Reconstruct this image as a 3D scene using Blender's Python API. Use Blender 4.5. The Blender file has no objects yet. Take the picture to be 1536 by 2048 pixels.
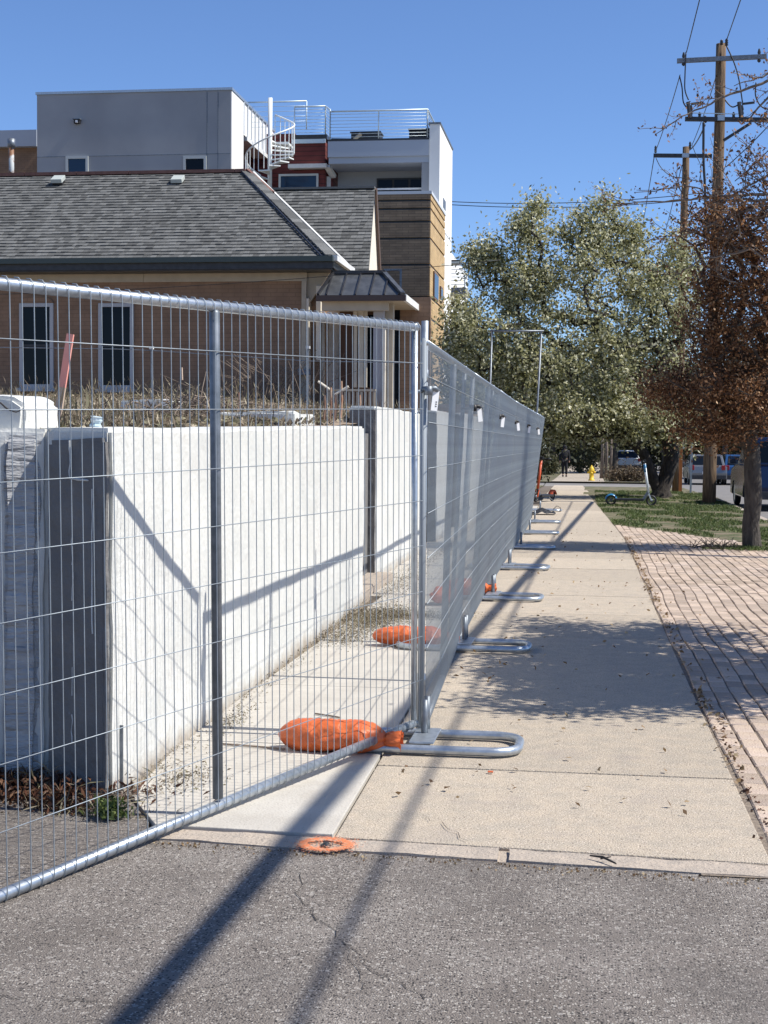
import bpy, math, random
import numpy as np
from mathutils import Vector, Matrix, noise
random.seed(7)
C = bpy.context.scene.collection
S = bpy.context.scene
# ------------------------------------------------------------------ camera
FOC = 2958.0
CAM = Vector((0, 0, 1.5))
_ps = math.atan(.1403); _p = math.atan(138/2958); _r = .0087
FW = Vector((-math.sin(_ps)*math.cos(_p), math.cos(_ps)*math.cos(_p), -math.sin(_p)))
_R = Vector((math.cos(_ps), math.sin(_ps), 0)); _U = _R.cross(FW)
RT = _R*math.cos(_r) + _U*math.sin(_r); UP = -_R*math.sin(_r) + _U*math.cos(_r)
cd = bpy.data.cameras.new('camera'); cam = bpy.data.objects.new('camera', cd); C.objects.link(cam)
cd.sensor_fit = 'VERTICAL'; cd.sensor_height = 36; cd.sensor_width = 27; cd.lens = FOC/2048*36
cd.clip_start = .1; cd.clip_end = 2000
M = Matrix((RT, UP, -FW)).transposed().to_4x4(); M.translation = CAM
cam.matrix_world = M; S.camera = cam
# ------------------------------------------------------------------ light
SUNV = Vector((1.10, -.035, 1.37)).normalized()
w = bpy.data.worlds.new('World'); S.world = w; w.use_nodes = True
nt = w.node_tree; bg = nt.nodes['Background']
sky = nt.nodes.new('ShaderNodeTexSky'); sky.sky_type = 'NISHITA'; sky.sun_disc = False
sky.sun_elevation = math.asin(SUNV.z); sky.sun_rotation = math.atan2(SUNV.x, SUNV.y)
sky.altitude = 1600; sky.air_density = 1.0; sky.dust_density = 0.0; sky.ozone_density = 5.5
tint = nt.nodes.new('ShaderNodeMix'); tint.data_type = 'RGBA'; tint.blend_type = 'MULTIPLY'; tint.inputs[0].default_value = 1; tint.inputs[7].default_value = (1.0, 1.07, 1.22, 1)
nt.links.new(sky.outputs[0], tint.inputs[6]); nt.links.new(tint.outputs[2], bg.inputs[0]); bg.inputs[1].default_value = .098
sl = bpy.data.lights.new('sun', 'SUN'); sl.energy = 5.0; sl.angle = math.radians(.45); sl.color = (1, .955, .87)
so = bpy.data.objects.new('sun', sl); C.objects.link(so)
so.rotation_mode = 'QUATERNION'; so.rotation_quaternion = (-SUNV).to_track_quat('-Z', 'Y'); so.location = (8, -5, 20)
S.view_settings.view_transform = 'Standard'; S.view_settings.look = 'None'
S.view_settings.gamma = 1; S.view_settings.use_curve_mapping = False; S.view_settings.exposure = .42
S.cycles.max_bounces = 6; S.cycles.diffuse_bounces = 3; S.cycles.transparent_max_bounces = 8

# ------------------------------------------------------------------ helpers
def ray(x, y): return FW + RT*((x-768)/FOC) + UP*((1024-y)/FOC)
def G(x, y, z=0.): d = ray(x, y); return CAM + d*((z-1.5)/d.z)
def PY(x, y, Y): d = ray(x, y); return CAM + d*(Y/d.y)
def PX(x, y, X): d = ray(x, y); return CAM + d*(X/d.x)
def V(*a): return Vector(a)

def orgof(p):
    o = Vector((0, 0, 0))
    while p is not None: o += p.location; p = p.parent
    return o
def tag(o, label=None, cat=None, group=None, kind=None):
    if label: o['label'] = label
    if cat: o['category'] = cat
    if group: o['group'] = group
    if kind: o['kind'] = kind
    return o
def thing(name, label, cat, loc=(0, 0, 0), group=None):
    o = bpy.data.objects.new(name, None); C.objects.link(o); o.location = loc
    o.empty_display_size = .2
    return tag(o, label, cat, group)
def link_mesh(name, me, mat, parent=None, smooth=False, at=None):
    if mat is not None and not me.materials: me.materials.append(mat)
    if smooth: me.polygons.foreach_set('use_smooth', [True]*len(me.polygons))
    o = bpy.data.objects.new(name, me); C.objects.link(o)
    if parent is not None: o.parent = parent
    if at is not None: o.location = at
    return o
def copy_tree(o, parent=None, label=None):
    c = o.copy(); C.objects.link(c); c.parent = parent
    if label: c['label'] = label
    for ch in list(o.children): copy_tree(ch, c)
    return c

class MB:
    def __init__(s): s.v = []; s.f = []
    def add(s, vs, fs):
        n = len(s.v); s.v += [tuple(q) for q in vs]; s.f += [tuple(i+n for i in f) for f in fs]; return s
    def box(s, x0, x1, y0, y1, z0, z1, M=None):
        vs = [V(x, y, z) for z in (z0, z1) for y in (y0, y1) for x in (x0, x1)]
        if M is not None: vs = [M @ q for q in vs]
        return s.add(vs, [(0, 2, 3, 1), (4, 5, 7, 6), (0, 1, 5, 4), (1, 3, 7, 5), (3, 2, 6, 7), (2, 0, 4, 6)])
    def tube(s, pts, r, n=8, caps=True, closed=False):
        pts = [Vector(p) for p in pts]; k = len(pts)
        rs = r if isinstance(r, (list, tuple)) else [r]*k
        up = None; rings = []
        for i in range(k):
            if closed: t = pts[(i+1) % k]-pts[i-1]
            else: t = pts[min(i+1, k-1)]-pts[max(i-1, 0)]
            t.normalize()
            if up is None: up = V(0, 0, 1) if abs(t.z) < .9 else V(1, 0, 0)
            a = up.cross(t)
            if a.length < 1e-4: a = V(1, 0, 0).cross(t)
            a.normalize(); b = t.cross(a); up = b
            rings.append([pts[i]+(a*math.cos(2*math.pi*j/n)+b*math.sin(2*math.pi*j/n))*rs[i] for j in range(n)])
        vs = [q for R in rings for q in R]; fs = []
        for i in range(k if closed else k-1):
            for j in range(n):
                a0 = i*n+j; a1 = i*n+(j+1) % n; b0 = ((i+1) % k)*n+j; b1 = ((i+1) % k)*n+(j+1) % n
                fs.append((a0, a1, b1, b0))
        if caps and not closed: fs += [tuple(range(n-1, -1, -1)), tuple((k-1)*n+j for j in range(n))]
        return s.add(vs, fs)
    def bar(s, a, b, w, h, up=V(0, 0, 1)):
        a = Vector(a); b = Vector(b); t = (b-a).normalized(); x = t.cross(up)
        if x.length < 1e-3: x = t.cross(V(1, 0, 0))
        x.normalize(); y = x.cross(t)
        vs = [p+x*sx*w/2+y*sy*h/2 for p in (a, b) for sx, sy in ((-1, -1), (1, -1), (1, 1), (-1, 1))]
        return s.add(vs, [(0, 1, 2, 3), (7, 6, 5, 4), (0, 4, 5, 1), (1, 5, 6, 2), (2, 6, 7, 3), (3, 7, 4, 0)])
    def poly(s, pts): return s.add(pts, [tuple(range(len(pts)))])
    def slab(s, pts, d):
        pts = [Vector(p) for p in pts]; d = Vector(d); n = len(pts)
        fs = [tuple(range(n)), tuple(range(2*n-1, n-1, -1))]+[(i, i+n, (i+1) % n+n, (i+1) % n) for i in range(n)]
        return s.add(pts+[p+d for p in pts], fs)
    def lathe(s, prof, n=16, c=(0, 0, 0), M=None):
        vs = []; c = Vector(c)
        for r, z in prof:
            for j in range(n):
                q = V(r*math.cos(2*math.pi*j/n), r*math.sin(2*math.pi*j/n), z)
                vs.append((M @ q if M is not None else q)+c)
        fs = [(i*n+j, i*n+(j+1) % n, (i+1)*n+(j+1) % n, (i+1)*n+j) for i in range(len(prof)-1) for j in range(n)]
        return s.add(vs, fs)
    def mesh(s, name, org=None):
        me = bpy.data.meshes.new(name)
        vs = s.v if org is None or org.length == 0 else [(a-org.x, b-org.y, c-org.z) for a, b, c in s.v]
        me.from_pydata(vs, [], s.f); me.update(); return me
    def obj(s, name, mat, parent=None, smooth=False, bevel=0):
        me = s.mesh(name, orgof(parent) if parent is not None else None)
        if bevel:
            import bmesh
            bm = bmesh.new(); bm.from_mesh(me)
            bmesh.ops.recalc_face_normals(bm, faces=bm.faces)
            es = [e for e in bm.edges if len(e.link_faces) == 2 and e.calc_face_angle(0) > .5]
            bmesh.ops.bevel(bm, geom=es, offset=bevel, segments=2, affect='EDGES', profile=.6)
            bm.to_mesh(me); bm.free()
        return link_mesh(name, me, mat, parent, smooth)

def rough_obj(name, mb, mat, parent, seg=.12, amp=.012, fr=3.0, smooth=False):
    """subdivide a mesh to edge length seg and disturb it: hand-finished stucco"""
    import bmesh
    me = mb.mesh(name, orgof(parent) if parent is not None else None)
    bm = bmesh.new(); bm.from_mesh(me); bmesh.ops.remove_doubles(bm, verts=bm.verts, dist=1e-5)
    bmesh.ops.recalc_face_normals(bm, faces=bm.faces)
    es = [e for e in bm.edges if len(e.link_faces) == 2 and e.calc_face_angle(0) > .5]
    bmesh.ops.bevel(bm, geom=es, offset=.018, segments=2, affect='EDGES')
    for _ in range(7):
        es = [e for e in bm.edges if e.calc_length() > seg*1.6]
        if not es: break
        bmesh.ops.subdivide_edges(bm, edges=es, cuts=1, use_grid_fill=True)
    bmesh.ops.triangulate(bm, faces=bm.faces)
    for v in bm.verts:
        d = noise.noise_vector(v.co*fr)*amp + noise.noise_vector(v.co*fr*4)*amp*.35
        v.co += d
    bm.to_mesh(me); bm.free()
    return link_mesh(name, me, mat, parent, smooth)

# ------------------------------------------------------------------ materials
MATS = {}
def mat(name, col, col2=None, scale=6, rough=.8, bump=0, bscale=40, metal=0, isl=0, obr=0, thr=None,
        spec=.4, detail=4, stretch=None, trans=0, splash=None, spots=None, stains=None, distort=0):
    if name in MATS: return MATS[name]
    m = bpy.data.materials.new(name); m.use_nodes = True; t = m.node_tree; N = t.nodes.new; L = t.links.new
    b = t.nodes['Principled BSDF']; b.inputs['Roughness'].default_value = rough; b.inputs['Metallic'].default_value = metal
    b.inputs['Specular IOR Level'].default_value = spec
    geo = N('ShaderNodeNewGeometry'); tc = N('ShaderNodeTexCoord')
    mp = N('ShaderNodeMapping'); L(tc.outputs['Object'], mp.inputs[0])
    if stretch: mp.inputs['Scale'].default_value = stretch
    cur = None
    if col2 is not None:
        no = N('ShaderNodeTexNoise'); no.inputs['Scale'].default_value = scale; no.inputs['Detail'].default_value = detail
        no.inputs['Distortion'].default_value = distort
        L(mp.outputs[0], no.inputs[0])
        cr = N('ShaderNodeValToRGB'); a, c = thr if thr else (.35, .65)
        cr.color_ramp.elements[0].position = a; cr.color_ramp.elements[1].position = c
        cr.color_ramp.elements[0].color = (*col, 1); cr.color_ramp.elements[1].color = (*col2, 1)
        L(no.outputs[0], cr.inputs[0]); cur = cr.outputs[0]
    else:
        rgb = N('ShaderNodeRGB'); rgb.outputs[0].default_value = (*col, 1); cur = rgb.outputs[0]
    def mixin(fac, color=None, mode='MIX', fv=None):
        nonlocal cur
        mx = N('ShaderNodeMix'); mx.data_type = 'RGBA'; mx.blend_type = mode
        if fac is not None: L(fac, mx.inputs[0])
        else: mx.inputs[0].default_value = fv
        L(cur, mx.inputs[6])
        if isinstance(color, tuple): mx.inputs[7].default_value = (*color, 1)
        else: L(color, mx.inputs[7])
        cur = mx.outputs[2]
    if spots:   # (scale, colour, threshold) little aggregate stones
        for sc, c, th in spots:
            vo = N('ShaderNodeTexVoronoi'); vo.inputs['Scale'].default_value = sc; L(mp.outputs[0], vo.inputs[0])
            sx = N('ShaderNodeSeparateColor'); L(vo.outputs['Color'], sx.inputs[0])
            mt = N('ShaderNodeMath'); mt.operation = 'GREATER_THAN'; mt.inputs[1].default_value = th; L(sx.outputs[0], mt.inputs[0])
            dm = N('ShaderNodeMath'); dm.operation = 'LESS_THAN'; dm.inputs[1].default_value = .42; L(vo.outputs['Distance'], dm.inputs[0])
            mm = N('ShaderNodeMath'); mm.operation = 'MULTIPLY'; L(mt.outputs[0], mm.inputs[0]); L(dm.outputs[0], mm.inputs[1])
            mixin(mm.outputs[0], c)
    if stains:  # (scale, colour, lo, hi)
        for sc, c, lo, hi in stains:
            no = N('ShaderNodeTexNoise'); no.inputs['Scale'].default_value = sc; no.inputs['Detail'].default_value = 7
            no.inputs['Roughness'].default_value = .65
            L(mp.outputs[0], no.inputs[0])
            mr = N('ShaderNodeMapRange'); mr.inputs[1].default_value = lo; mr.inputs[2].default_value = hi; L(no.outputs[0], mr.inputs[0])
            mixin(mr.outputs[0], c)
    if splash:
        sp = N('ShaderNodeSeparateXYZ'); L(geo.outputs['Position'], sp.inputs[0]); no = N('ShaderNodeTexNoise'); no.inputs['Scale'].default_value = 7; no.inputs['Detail'].default_value = 6
        L(geo.outputs['Position'], no.inputs[0]); m1 = N('ShaderNodeMath'); m1.operation = 'MULTIPLY_ADD'; m1.inputs[1].default_value = -.24; L(no.outputs[0], m1.inputs[0]); L(sp.outputs[2], m1.inputs[2])
        mr = N('ShaderNodeMapRange'); mr.inputs[1].default_value = .0; mr.inputs[2].default_value = -.13; L(m1.outputs[0], mr.inputs[0]); mixin(mr.outputs[0], splash)
    if isl or obr:
        hv = N('ShaderNodeHueSaturation'); L(cur, hv.inputs['Color'])
        oi = N('ShaderNodeObjectInfo'); ad = N('ShaderNodeMath'); ad.operation = 'ADD'
        L(geo.outputs['Random Per Island'], ad.inputs[0]); L(oi.outputs['Random'], ad.inputs[1])
        fr = N('ShaderNodeMath'); fr.operation = 'FRACT'; L(ad.outputs[0], fr.inputs[0])
        src = fr.outputs[0] if (isl and obr) else (geo.outputs['Random Per Island'] if isl else oi.outputs['Random'])
        k = isl or obr
        mr = N('ShaderNodeMapRange'); mr.inputs[3].default_value = 1-k; mr.inputs[4].default_value = 1+k; L(src, mr.inputs[0])
        L(mr.outputs[0], hv.inputs['Value']); cur = hv.outputs[0]
    L(cur, b.inputs['Base Color'])
    if bump:
        no = N('ShaderNodeTexNoise'); no.inputs['Scale'].default_value = bscale; no.inputs['Detail'].default_value = 6
        L(mp.outputs[0], no.inputs[0]); bp = N('ShaderNodeBump'); bp.inputs['Strength'].default_value = bump
        bp.inputs['Distance'].default_value = .02; L(no.outputs[0], bp.inputs['Height']); L(bp.outputs[0], b.inputs['Normal'])
    if trans:
        tr = N('ShaderNodeBsdfTranslucent'); L(cur, tr.inputs[0]); ms = N('ShaderNodeMixShader'); ms.inputs[0].default_value = trans
        out = t.nodes['Material Output']; L(b.outputs[0], ms.inputs[1]); L(tr.outputs[0], ms.inputs[2]); L(ms.outputs[0], out.inputs[0])
    MATS[name] = m; return m
def leafmat(name, cols, trans=.3):
    m = bpy.data.materials.new(name); m.use_nodes = True; t = m.node_tree; N = t.nodes.new; L = t.links.new
    b = t.nodes['Principled BSDF']; b.inputs['Roughness'].default_value = .55; b.inputs['Specular IOR Level'].default_value = .3
    geo = N('ShaderNodeNewGeometry'); cr = N('ShaderNodeValToRGB'); e = cr.color_ramp.elements
    for i, (p, c) in enumerate(cols):
        el = e[i] if i < 2 else e.new(p)
        el.position = p; el.color = (*c, 1)
    L(geo.outputs['Random Per Island'], cr.inputs[0]); L(cr.outputs[0], b.inputs[0])
    tr = N('ShaderNodeBsdfTranslucent'); L(cr.outputs[0], tr.inputs[0]); ms = N('ShaderNodeMixShader'); ms.inputs[0].default_value = trans
    out = t.nodes['Material Output']; L(b.outputs[0], ms.inputs[1]); L(tr.outputs[0], ms.inputs[2]); L(ms.outputs[0], out.inputs[0])
    return m
def brickmat(name, c1, c2, mortar, bw, bh, msize=.01, bump=.3):
    m = bpy.data.materials.new(name); m.use_nodes = True; t = m.node_tree; N = t.nodes.new; L = t.links.new
    b = t.nodes['Principled BSDF']; b.inputs['Roughness'].default_value = .85
    tc = N('ShaderNodeNewGeometry'); sp = N('ShaderNodeSeparateXYZ'); L(tc.outputs['Position'], sp.inputs[0])
    ad = N('ShaderNodeMath'); L(sp.outputs[0], ad.inputs[0]); L(sp.outputs[1], ad.inputs[1])
    cb = N('ShaderNodeCombineXYZ'); L(ad.outputs[0], cb.inputs[0]); L(sp.outputs[2], cb.inputs[1])
    br = N('ShaderNodeTexBrick'); L(cb.outputs[0], br.inputs[0]); br.inputs['Scale'].default_value = 1
    br.inputs['Color1'].default_value = (*c1, 1); br.inputs['Color2'].default_value = (*c2, 1); br.inputs['Mortar'].default_value = (*mortar, 1)
    br.inputs['Mortar Size'].default_value = msize; br.inputs['Brick Width'].default_value = bw; br.inputs['Row Height'].default_value = bh
    no = N('ShaderNodeTexNoise'); no.inputs['Scale'].default_value = 3; L(tc.outputs['Position'], no.inputs[0])
    mx = N('ShaderNodeMix'); mx.data_type = 'RGBA'; mx.blend_type = 'OVERLAY'; mx.inputs[0].default_value = .35
    L(br.outputs[0], mx.inputs[6]); L(no.outputs[0], mx.inputs[7]); L(mx.outputs[2], b.inputs[0])
    bp = N('ShaderNodeBump'); bp.invert = True; bp.inputs['Strength'].default_value = bump; bp.inputs['Distance'].default_value = .01
    L(br.outputs['Fac'], bp.inputs['Height']); L(bp.outputs[0], b.inputs['Normal'])
    return m

m_asph = mat('asphalt', (.215, .185, .160), (.285, .25, .22), scale=2.2, rough=.95, bump=.9, bscale=170, detail=8,
             spots=[(80, (.46, .42, .37), .78), (100, (.065, .057, .053), .62), (50, (.42, .38, .34), .92), (140, (.6, .55, .49), .88)],
             stains=[(.7, (.16, .14, .125), .50, .72), (2.6, (.30, .27, .24), .60, .74), (6, (.12, .105, .095), .66, .74)])
m_road = mat('street_asphalt', (.16, .15, .145), (.2, .19, .18), scale=3, rough=.95, bump=.4, bscale=60)
m_walk = mat('sidewalk_concrete', (.44, .37, .285), (.375, .325, .26), scale=9, rough=.93, bump=.5, bscale=120, detail=8, obr=.10,
             spots=[(120, (.25, .20, .16), .78), (160, (.62, .53, .44), .80)], stains=[(2.2, (.33, .28, .24), .56, .82)])
m_new = mat('new_concrete', (.49, .46, .41), (.43, .40, .355), scale=4, rough=.9, bump=.25, bscale=90, spots=[(120, (.36, .33, .29), .93)],
            stains=[(3.1, (.38, .34, .29), .58, .85)])
m_kerb = mat('kerb_concrete', (.44, .37, .30), (.36, .31, .26), scale=14, rough=.95, bump=.5, bscale=80, spots=[(120, (.25, .21, .18), .85)])
m_white = mat('white_paint', (.63, .625, .59), (.57, .57, .54), scale=3, rough=.7, bump=.35, bscale=28, detail=6, splash=(.36, .31, .25),
              stains=[(2.5, (.54, .55, .53), .5, .8), (5.5, (.50, .48, .44), .60, .80), (18, (.4, .37, .33), .68, .76)])
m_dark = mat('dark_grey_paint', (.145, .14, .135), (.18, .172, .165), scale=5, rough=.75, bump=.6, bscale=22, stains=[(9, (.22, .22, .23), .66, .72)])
m_stucco = mat('grey_render', (.46, .46, .46), (.36, .36, .365), scale=5, rough=.85, bump=1.6, bscale=9, stretch=(1, 1, 5), detail=6)
m_galv = mat('galvanised_steel', (.50, .54, .58), (.38, .42, .46), scale=30, rough=.38, metal=.75, bump=.05, bscale=30)
m_wire = mat('galvanised_wire', (.34, .38, .41), (.27, .30, .33), scale=20, rough=.5, metal=.45)
m_galvd = mat('weathered_steel', (.22, .24, .27), (.15, .17, .19), scale=20, rough=.5, metal=.6)
m_orange = mat('orange_bag_plastic', (.70, .16, .045), (.58, .115, .03), scale=12, rough=.42, bump=.5, bscale=30, spec=.5, trans=.08)
m_black = mat('black_plastic', (.02, .02, .022), rough=.5)
m_brick = mat('red_paver', (.47, .375, .29), (.40, .31, .235), scale=11, rough=.92, bump=.5, bscale=90, isl=.22, obr=.22,
              spots=[(140, (.27, .16, .13), .8)], stains=[(1.5, (.50, .41, .35), .45, .75)])
m_joint = mat('joint_soil', (.10, .08, .065), (.17, .14, .11), scale=40, rough=1)
m_soil = mat('soil', (.20, .15, .11), (.29, .23, .17), scale=8, rough=1, bump=.8, bscale=30)
m_grassg = mat('turf_soil', (.075, .085, .035), (.19, .15, .10), scale=2.4, rough=1, bump=1, bscale=25, thr=(.42, .62))
m_shing = mat('asphalt_shingle', (.10, .101, .098), (.135, .136, .131), scale=30, rough=.95, bump=.5, bscale=90, isl=.36, obr=.36)
m_wood = mat('pole_wood', (.085, .055, .036), (.22, .15, .09), scale=5, rough=.9, bump=.8, bscale=14, stretch=(6, 6, .5), detail=7)
m_bark = mat('bark', (.05, .042, .036), (.10, .085, .07), scale=9, rough=.95, bump=1.2, bscale=24, stretch=(2, 2, .6))
m_barkl = mat('pale_twig_bark', (.13, .10, .08), (.24, .19, .15), scale=9, rough=.9)
m_glass = mat('dark_glass', (.006, .009, .014), rough=.12, spec=.15)
m_blueglass = mat('reflecting_glass', (.015, .035, .07), rough=.1, spec=.4)
m_trim = mat('white_trim', (.70, .70, .68), (.62, .62, .60), scale=8, rough=.6)
m_beige = mat('beige_trim', (.46, .40, .31), (.40, .35, .27), scale=5, rough=.7)
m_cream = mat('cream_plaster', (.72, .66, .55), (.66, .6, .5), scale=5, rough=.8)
m_greyst = mat('grey_stucco', (.33, .34, .355), (.27, .28, .295), scale=.5, rough=.8, bump=.1, bscale=12, detail=6)
m_whst = mat('white_stucco', (.78, .78, .76), (.74, .74, .72), scale=2, rough=.8)
m_red = brickmat('red_siding', (.14, .028, .025), (.12, .025, .022), (.03, .01, .01), 6, .16, .012)
m_brown = brickmat('brown_painted_brick', (.25, .158, .100), (.238, .149, .093), (.20, .125, .078), .24, .078, .008)
m_ochre = brickmat('ochre_brick', (.52, .36, .175), (.44, .30, .145), (.34, .25, .15), .4, .085, .008)
m_dochre = brickmat('shaded_brick', (.27, .19, .12), (.20, .14, .09), (.14, .10, .07), .4, .085, .008)  # darker copy of the ochre brick, the front's shade put into its colour
m_darkm = mat('dark_metal', (.035, .035, .038), (.05, .05, .055), scale=10, rough=.4, metal=.3)
m_seam = mat('standing_seam_metal', (.10, .105, .11), (.15, .155, .16), scale=7, rough=.35, metal=.5, bump=.08, bscale=10)
m_lrail = mat('light_railing', (.52, .60, .64), rough=.45, metal=.3)
m_crack = mat('crack_dirt', (.055, .048, .043), rough=1)
m_dleaf = leafmat('dry_leaf', [(0, (.12, .07, .035)), (1, (.42, .33, .2)), (.35, (.2, .12, .06)), (.7, (.3, .2, .1))], .2)
m_straw = leafmat('dry_grass', [(0, (.09, .07, .05)), (1, (.52, .44, .32)), (.4, (.20, .155, .105)), (.75, (.17, .16, .09))], .2)
m_mulch = leafmat('brown_mulch', [(0, (.035, .018, .012)), (1, (.20, .12, .07)), (.5, (.10, .04, .022)), (.85, (.13, .06, .03))], .1)
m_lgreen = leafmat('olive_leaf', [(0, (.13, .13, .045)), (1, (.88, .86, .68)), (.35, (.33, .325, .16)), (.72, (.50, .49, .29))], .5)
m_lred = leafmat('russet_leaf', [(0, (.08, .038, .02)), (1, (.62, .40, .22)), (.5, (.19, .09, .04)), (.85, (.34, .175, .085))], .35)
m_lfar = leafmat('far_leaf', [(0, (.03, .036, .014)), (1, (.16, .15, .07)), (.6, (.07, .07, .03))], .25)
m_lbrown = leafmat('brown_far_leaf', [(0, (.06, .04, .025)), (1, (.24, .18, .11)), (.6, (.12, .085, .05))], .2)
m_lconif = leafmat('conifer_needles', [(0, (.012, .016, .008)), (1, (.05, .055, .025))], .1)
m_turf = leafmat('turf_blade', [(0, (.04, .06, .018)), (1, (.17, .20, .07)), (.5, (.08, .12, .035))], .3)

# ------------------------------------------------------------------ ground
def gz(y):
    if y < 45: return 0.
    if y < 75: return -.3*(y-45)/30
    return -.3-min(.12, (y-75)*.002)
def sheet(name, x0, x1, y0, y1, dz, m, ny=1, parent=None, kind='structure', ys=None):
    b = MB(); ys = ys or ([y0]+[q for q in (45, 75, 135) if y0 < q < y1]+[y1])
    for a, c in zip(ys[:-1], ys[1:]):
        b.poly([(x0, a, gz(a)+dz), (x1, a, gz(a)+dz), (x1, c, gz(c)+dz), (x0, c, gz(c)+dz)])
    o = b.obj(name, m, parent)
    if kind and parent is None: tag(o, kind=kind)
    return o
def poly_sheet(name, pts, z, m, kind='structure'):
    o = MB().poly([(p[0], p[1], z) for p in pts]).obj(name, m); return tag(o, kind=kind)
sheet('ground', -500, 500, -60, 900, -.16, m_soil)
KX = 3.45
# alley asphalt in the foreground
e0 = (-14, 5.62); e1 = (-1.64, 5.30); e2 = (-1.057, 5.285); e3 = (.63, 5.20); e4 = (KX, 5.08)
tag(MB().slab([(-14, -8, 0), (KX, -8, 0), (KX, 5.09, 0), (.63, 5.21, 0), (-1.06, 5.295, 0), (-1.64, 5.34, 0), (-1.85, 6.1, 0), (-14, 6.3, 0)], (0, 0, -.1)).obj('alley_asphalt', m_asph), kind='structure')
# concrete edge band
eb = MB()
for a, b_, x in ((-1.64, -.30, 0), (-.296, KX, 0)):
    ya = 5.34-(a+1.64)*.0545; yb = 5.34-(b_+1.64)*.0545
    eb.slab([(a, ya-.02, .006), (b_, yb-.02, .006), (b_, yb+.16, .006), (a, ya+.16, .006)], (0, 0, -.1))
tag(rough_obj('kerb_edge', eb, m_kerb, None, seg=.08, amp=.006, fr=8), kind='structure')
# sidewalk slabs
walk = tag(bpy.data.objects.new('sidewalk', None), kind='structure'); C.objects.link(walk)
def wr(y): return float(np.interp(y, [5, 8.4, 12.9, 23.7, 28, 37.3, 60], [.67, .635, .60, .535, .42, .16, -.35]))
def wl(y): return float(np.interp(y, [5, 8.4, 15, 60], [-.94, -1.0, -1.08, -1.5]))
ys = [5.52, 6.72, 8.32, 9.95, 11.5, 13.1, 14.7, 16.3, 17.9, 19.5, 21.1, 22.7, 24.3, 25.9, 27.5, 29.1, 30.7, 32.3, 34, 36, 38, 40, 42, 44, 45, 48, 51, 54, 57, 60]
for i, (a, c) in enumerate(zip(ys[:-1], ys[1:])):
    g = .006; b = MB(); zt = .010+random.uniform(-.003, .003)
    xm = -.2+random.uniform(-.03, .03)
    aa = a+g+(.02 if i == 0 else 0)
    spans = [(wl(a), wl(c), wr(a), wr(c))]
    for l0, l1, r0, r1 in spans:
        la = aa - (.05 if i == 0 else 0)*(0)
        b.slab([(l0+g, la if i else 5.46, zt+gz(a)), (r0-g, aa if i else 5.37, zt+gz(a)), (r1-g, c-g, zt+gz(c)), (l1+g, c-g, zt+gz(c))], (0, 0, -.08))
    o = b.obj('slab', m_walk, walk, bevel=.006)
sheet('edge_bed', -1.6, KX, 5.25, 5.62, -.006, m_kerb)
sheet('walk_base', -1.5, .72, 5.5, 60, -.03, m_joint)
# new slab strip between wall and sidewalk
strip = tag(bpy.data.objects.new('concrete_strip', None), kind='structure'); C.objects.link(strip)
yy = [5.50, 7.1, 8.85, 10.6, 12.4, 14.2, 16, 18, 20, 22, 24, 26, 28, 30, 32, 34, 36]
for i, (a, c) in enumerate(zip(yy[:-1], yy[1:])):
    x0 = -2.0 if a < 13 else -2.45
    MB().slab([(x0 if i else -1.66, a+.006, .014), (wl(a)-.006, a+.006-(.03 if i == 0 else 0), .014), (wl(c)-.006, c-.006, .014), (x0, c-.006, .014)]
              + ([(-1.9, 5.95, .014)] if i == 0 else []), (0, 0, -.08)).obj('slab', m_new, strip, bevel=.004)
sheet('strip_base', -2.6, -.9, 5.75, 60, -.031, m_joint)
# brick apron
pav = tag(bpy.data.objects.new('brick_paving', None), kind='structure'); C.objects.link(pav)
def ayend(x): return float(np.interp(x, [.4, 2.3, 2.6, 4], [27.9, 23.6, 22.4, 20.5]))
BW, BL = .108, .205
me_b = None; pos = []
nx = 30
for i in range(nx):
    y = 5.35 + (i % 2)*.0
    k = 0
    y += random.uniform(0, BL)
    while y < 28:
        bx = wr(y)+.062+i*BW*1.0 + .032*noise.noise(V(y*.55, i*.11, 2))+.006*noise.noise(V(y*1.9, i*.35, 5))
        if bx < KX-.2 and y < ayend(bx): pos.append((bx, y, i))
        y += BL
pos.sort(key=lambda q: (q[1] + (1000 if q[0] > .121*q[1]+.08 else 0)))
def brick_mb(b, cx, cy, cz, rz):
    M = Matrix.Translation((cx, cy, cz)) @ Matrix.Rotation(rz, 4, 'Z') @ Matrix.Rotation(random.gauss(0, .006), 4, 'X') @ Matrix.Rotation(random.gauss(0, .014), 4, 'Y')
    h = BW/2-.0036; l = BL/2-.0026; c = .006
    vs = [M @ V(x, y, 0) for x, y in ((-h+c, -l+c), (h-c, -l+c), (h-c, l-c), (-h+c, l-c))]+[M @ V(x, y, -c) for x, y in ((-h, -l), (h, -l), (h, l), (-h, l))]+[M @ V(x, y, -.04) for x, y in ((-h, -l), (h, -l), (h, l), (-h, l))]
    b.add(vs, [(0, 1, 2, 3)]+[(i+4, (i+1) % 4+4, (i+1) % 4, i) for i in range(4)]+[(i+8, (i+1) % 4+8, (i+1) % 4+4, i+4) for i in range(4)])
b0 = MB(); brick_mb(b0, 0, 0, 0, 0); bme = b0.mesh('brick'); rest = MB()
for k, (x, y, i) in enumerate(pos):
    rz = -(.032*noise.noise(V((y+.1)*.55, i*.11, 2))+.006*noise.noise(V((y+.1)*1.9, i*.35, 5))-.032*noise.noise(V((y-.1)*.55, i*.11, 2))-.006*noise.noise(V((y-.1)*1.9, i*.35, 5)))/.2; z = .014+random.gauss(0, .0022)
    if k < 300:
        o = link_mesh('brick', bme, m_brick, pav, at=(x, y, z)); o.rotation_euler = (random.gauss(0, .006), random.gauss(0, .014), rz)
    else: brick_mb(rest, x, y, z, rz)
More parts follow.
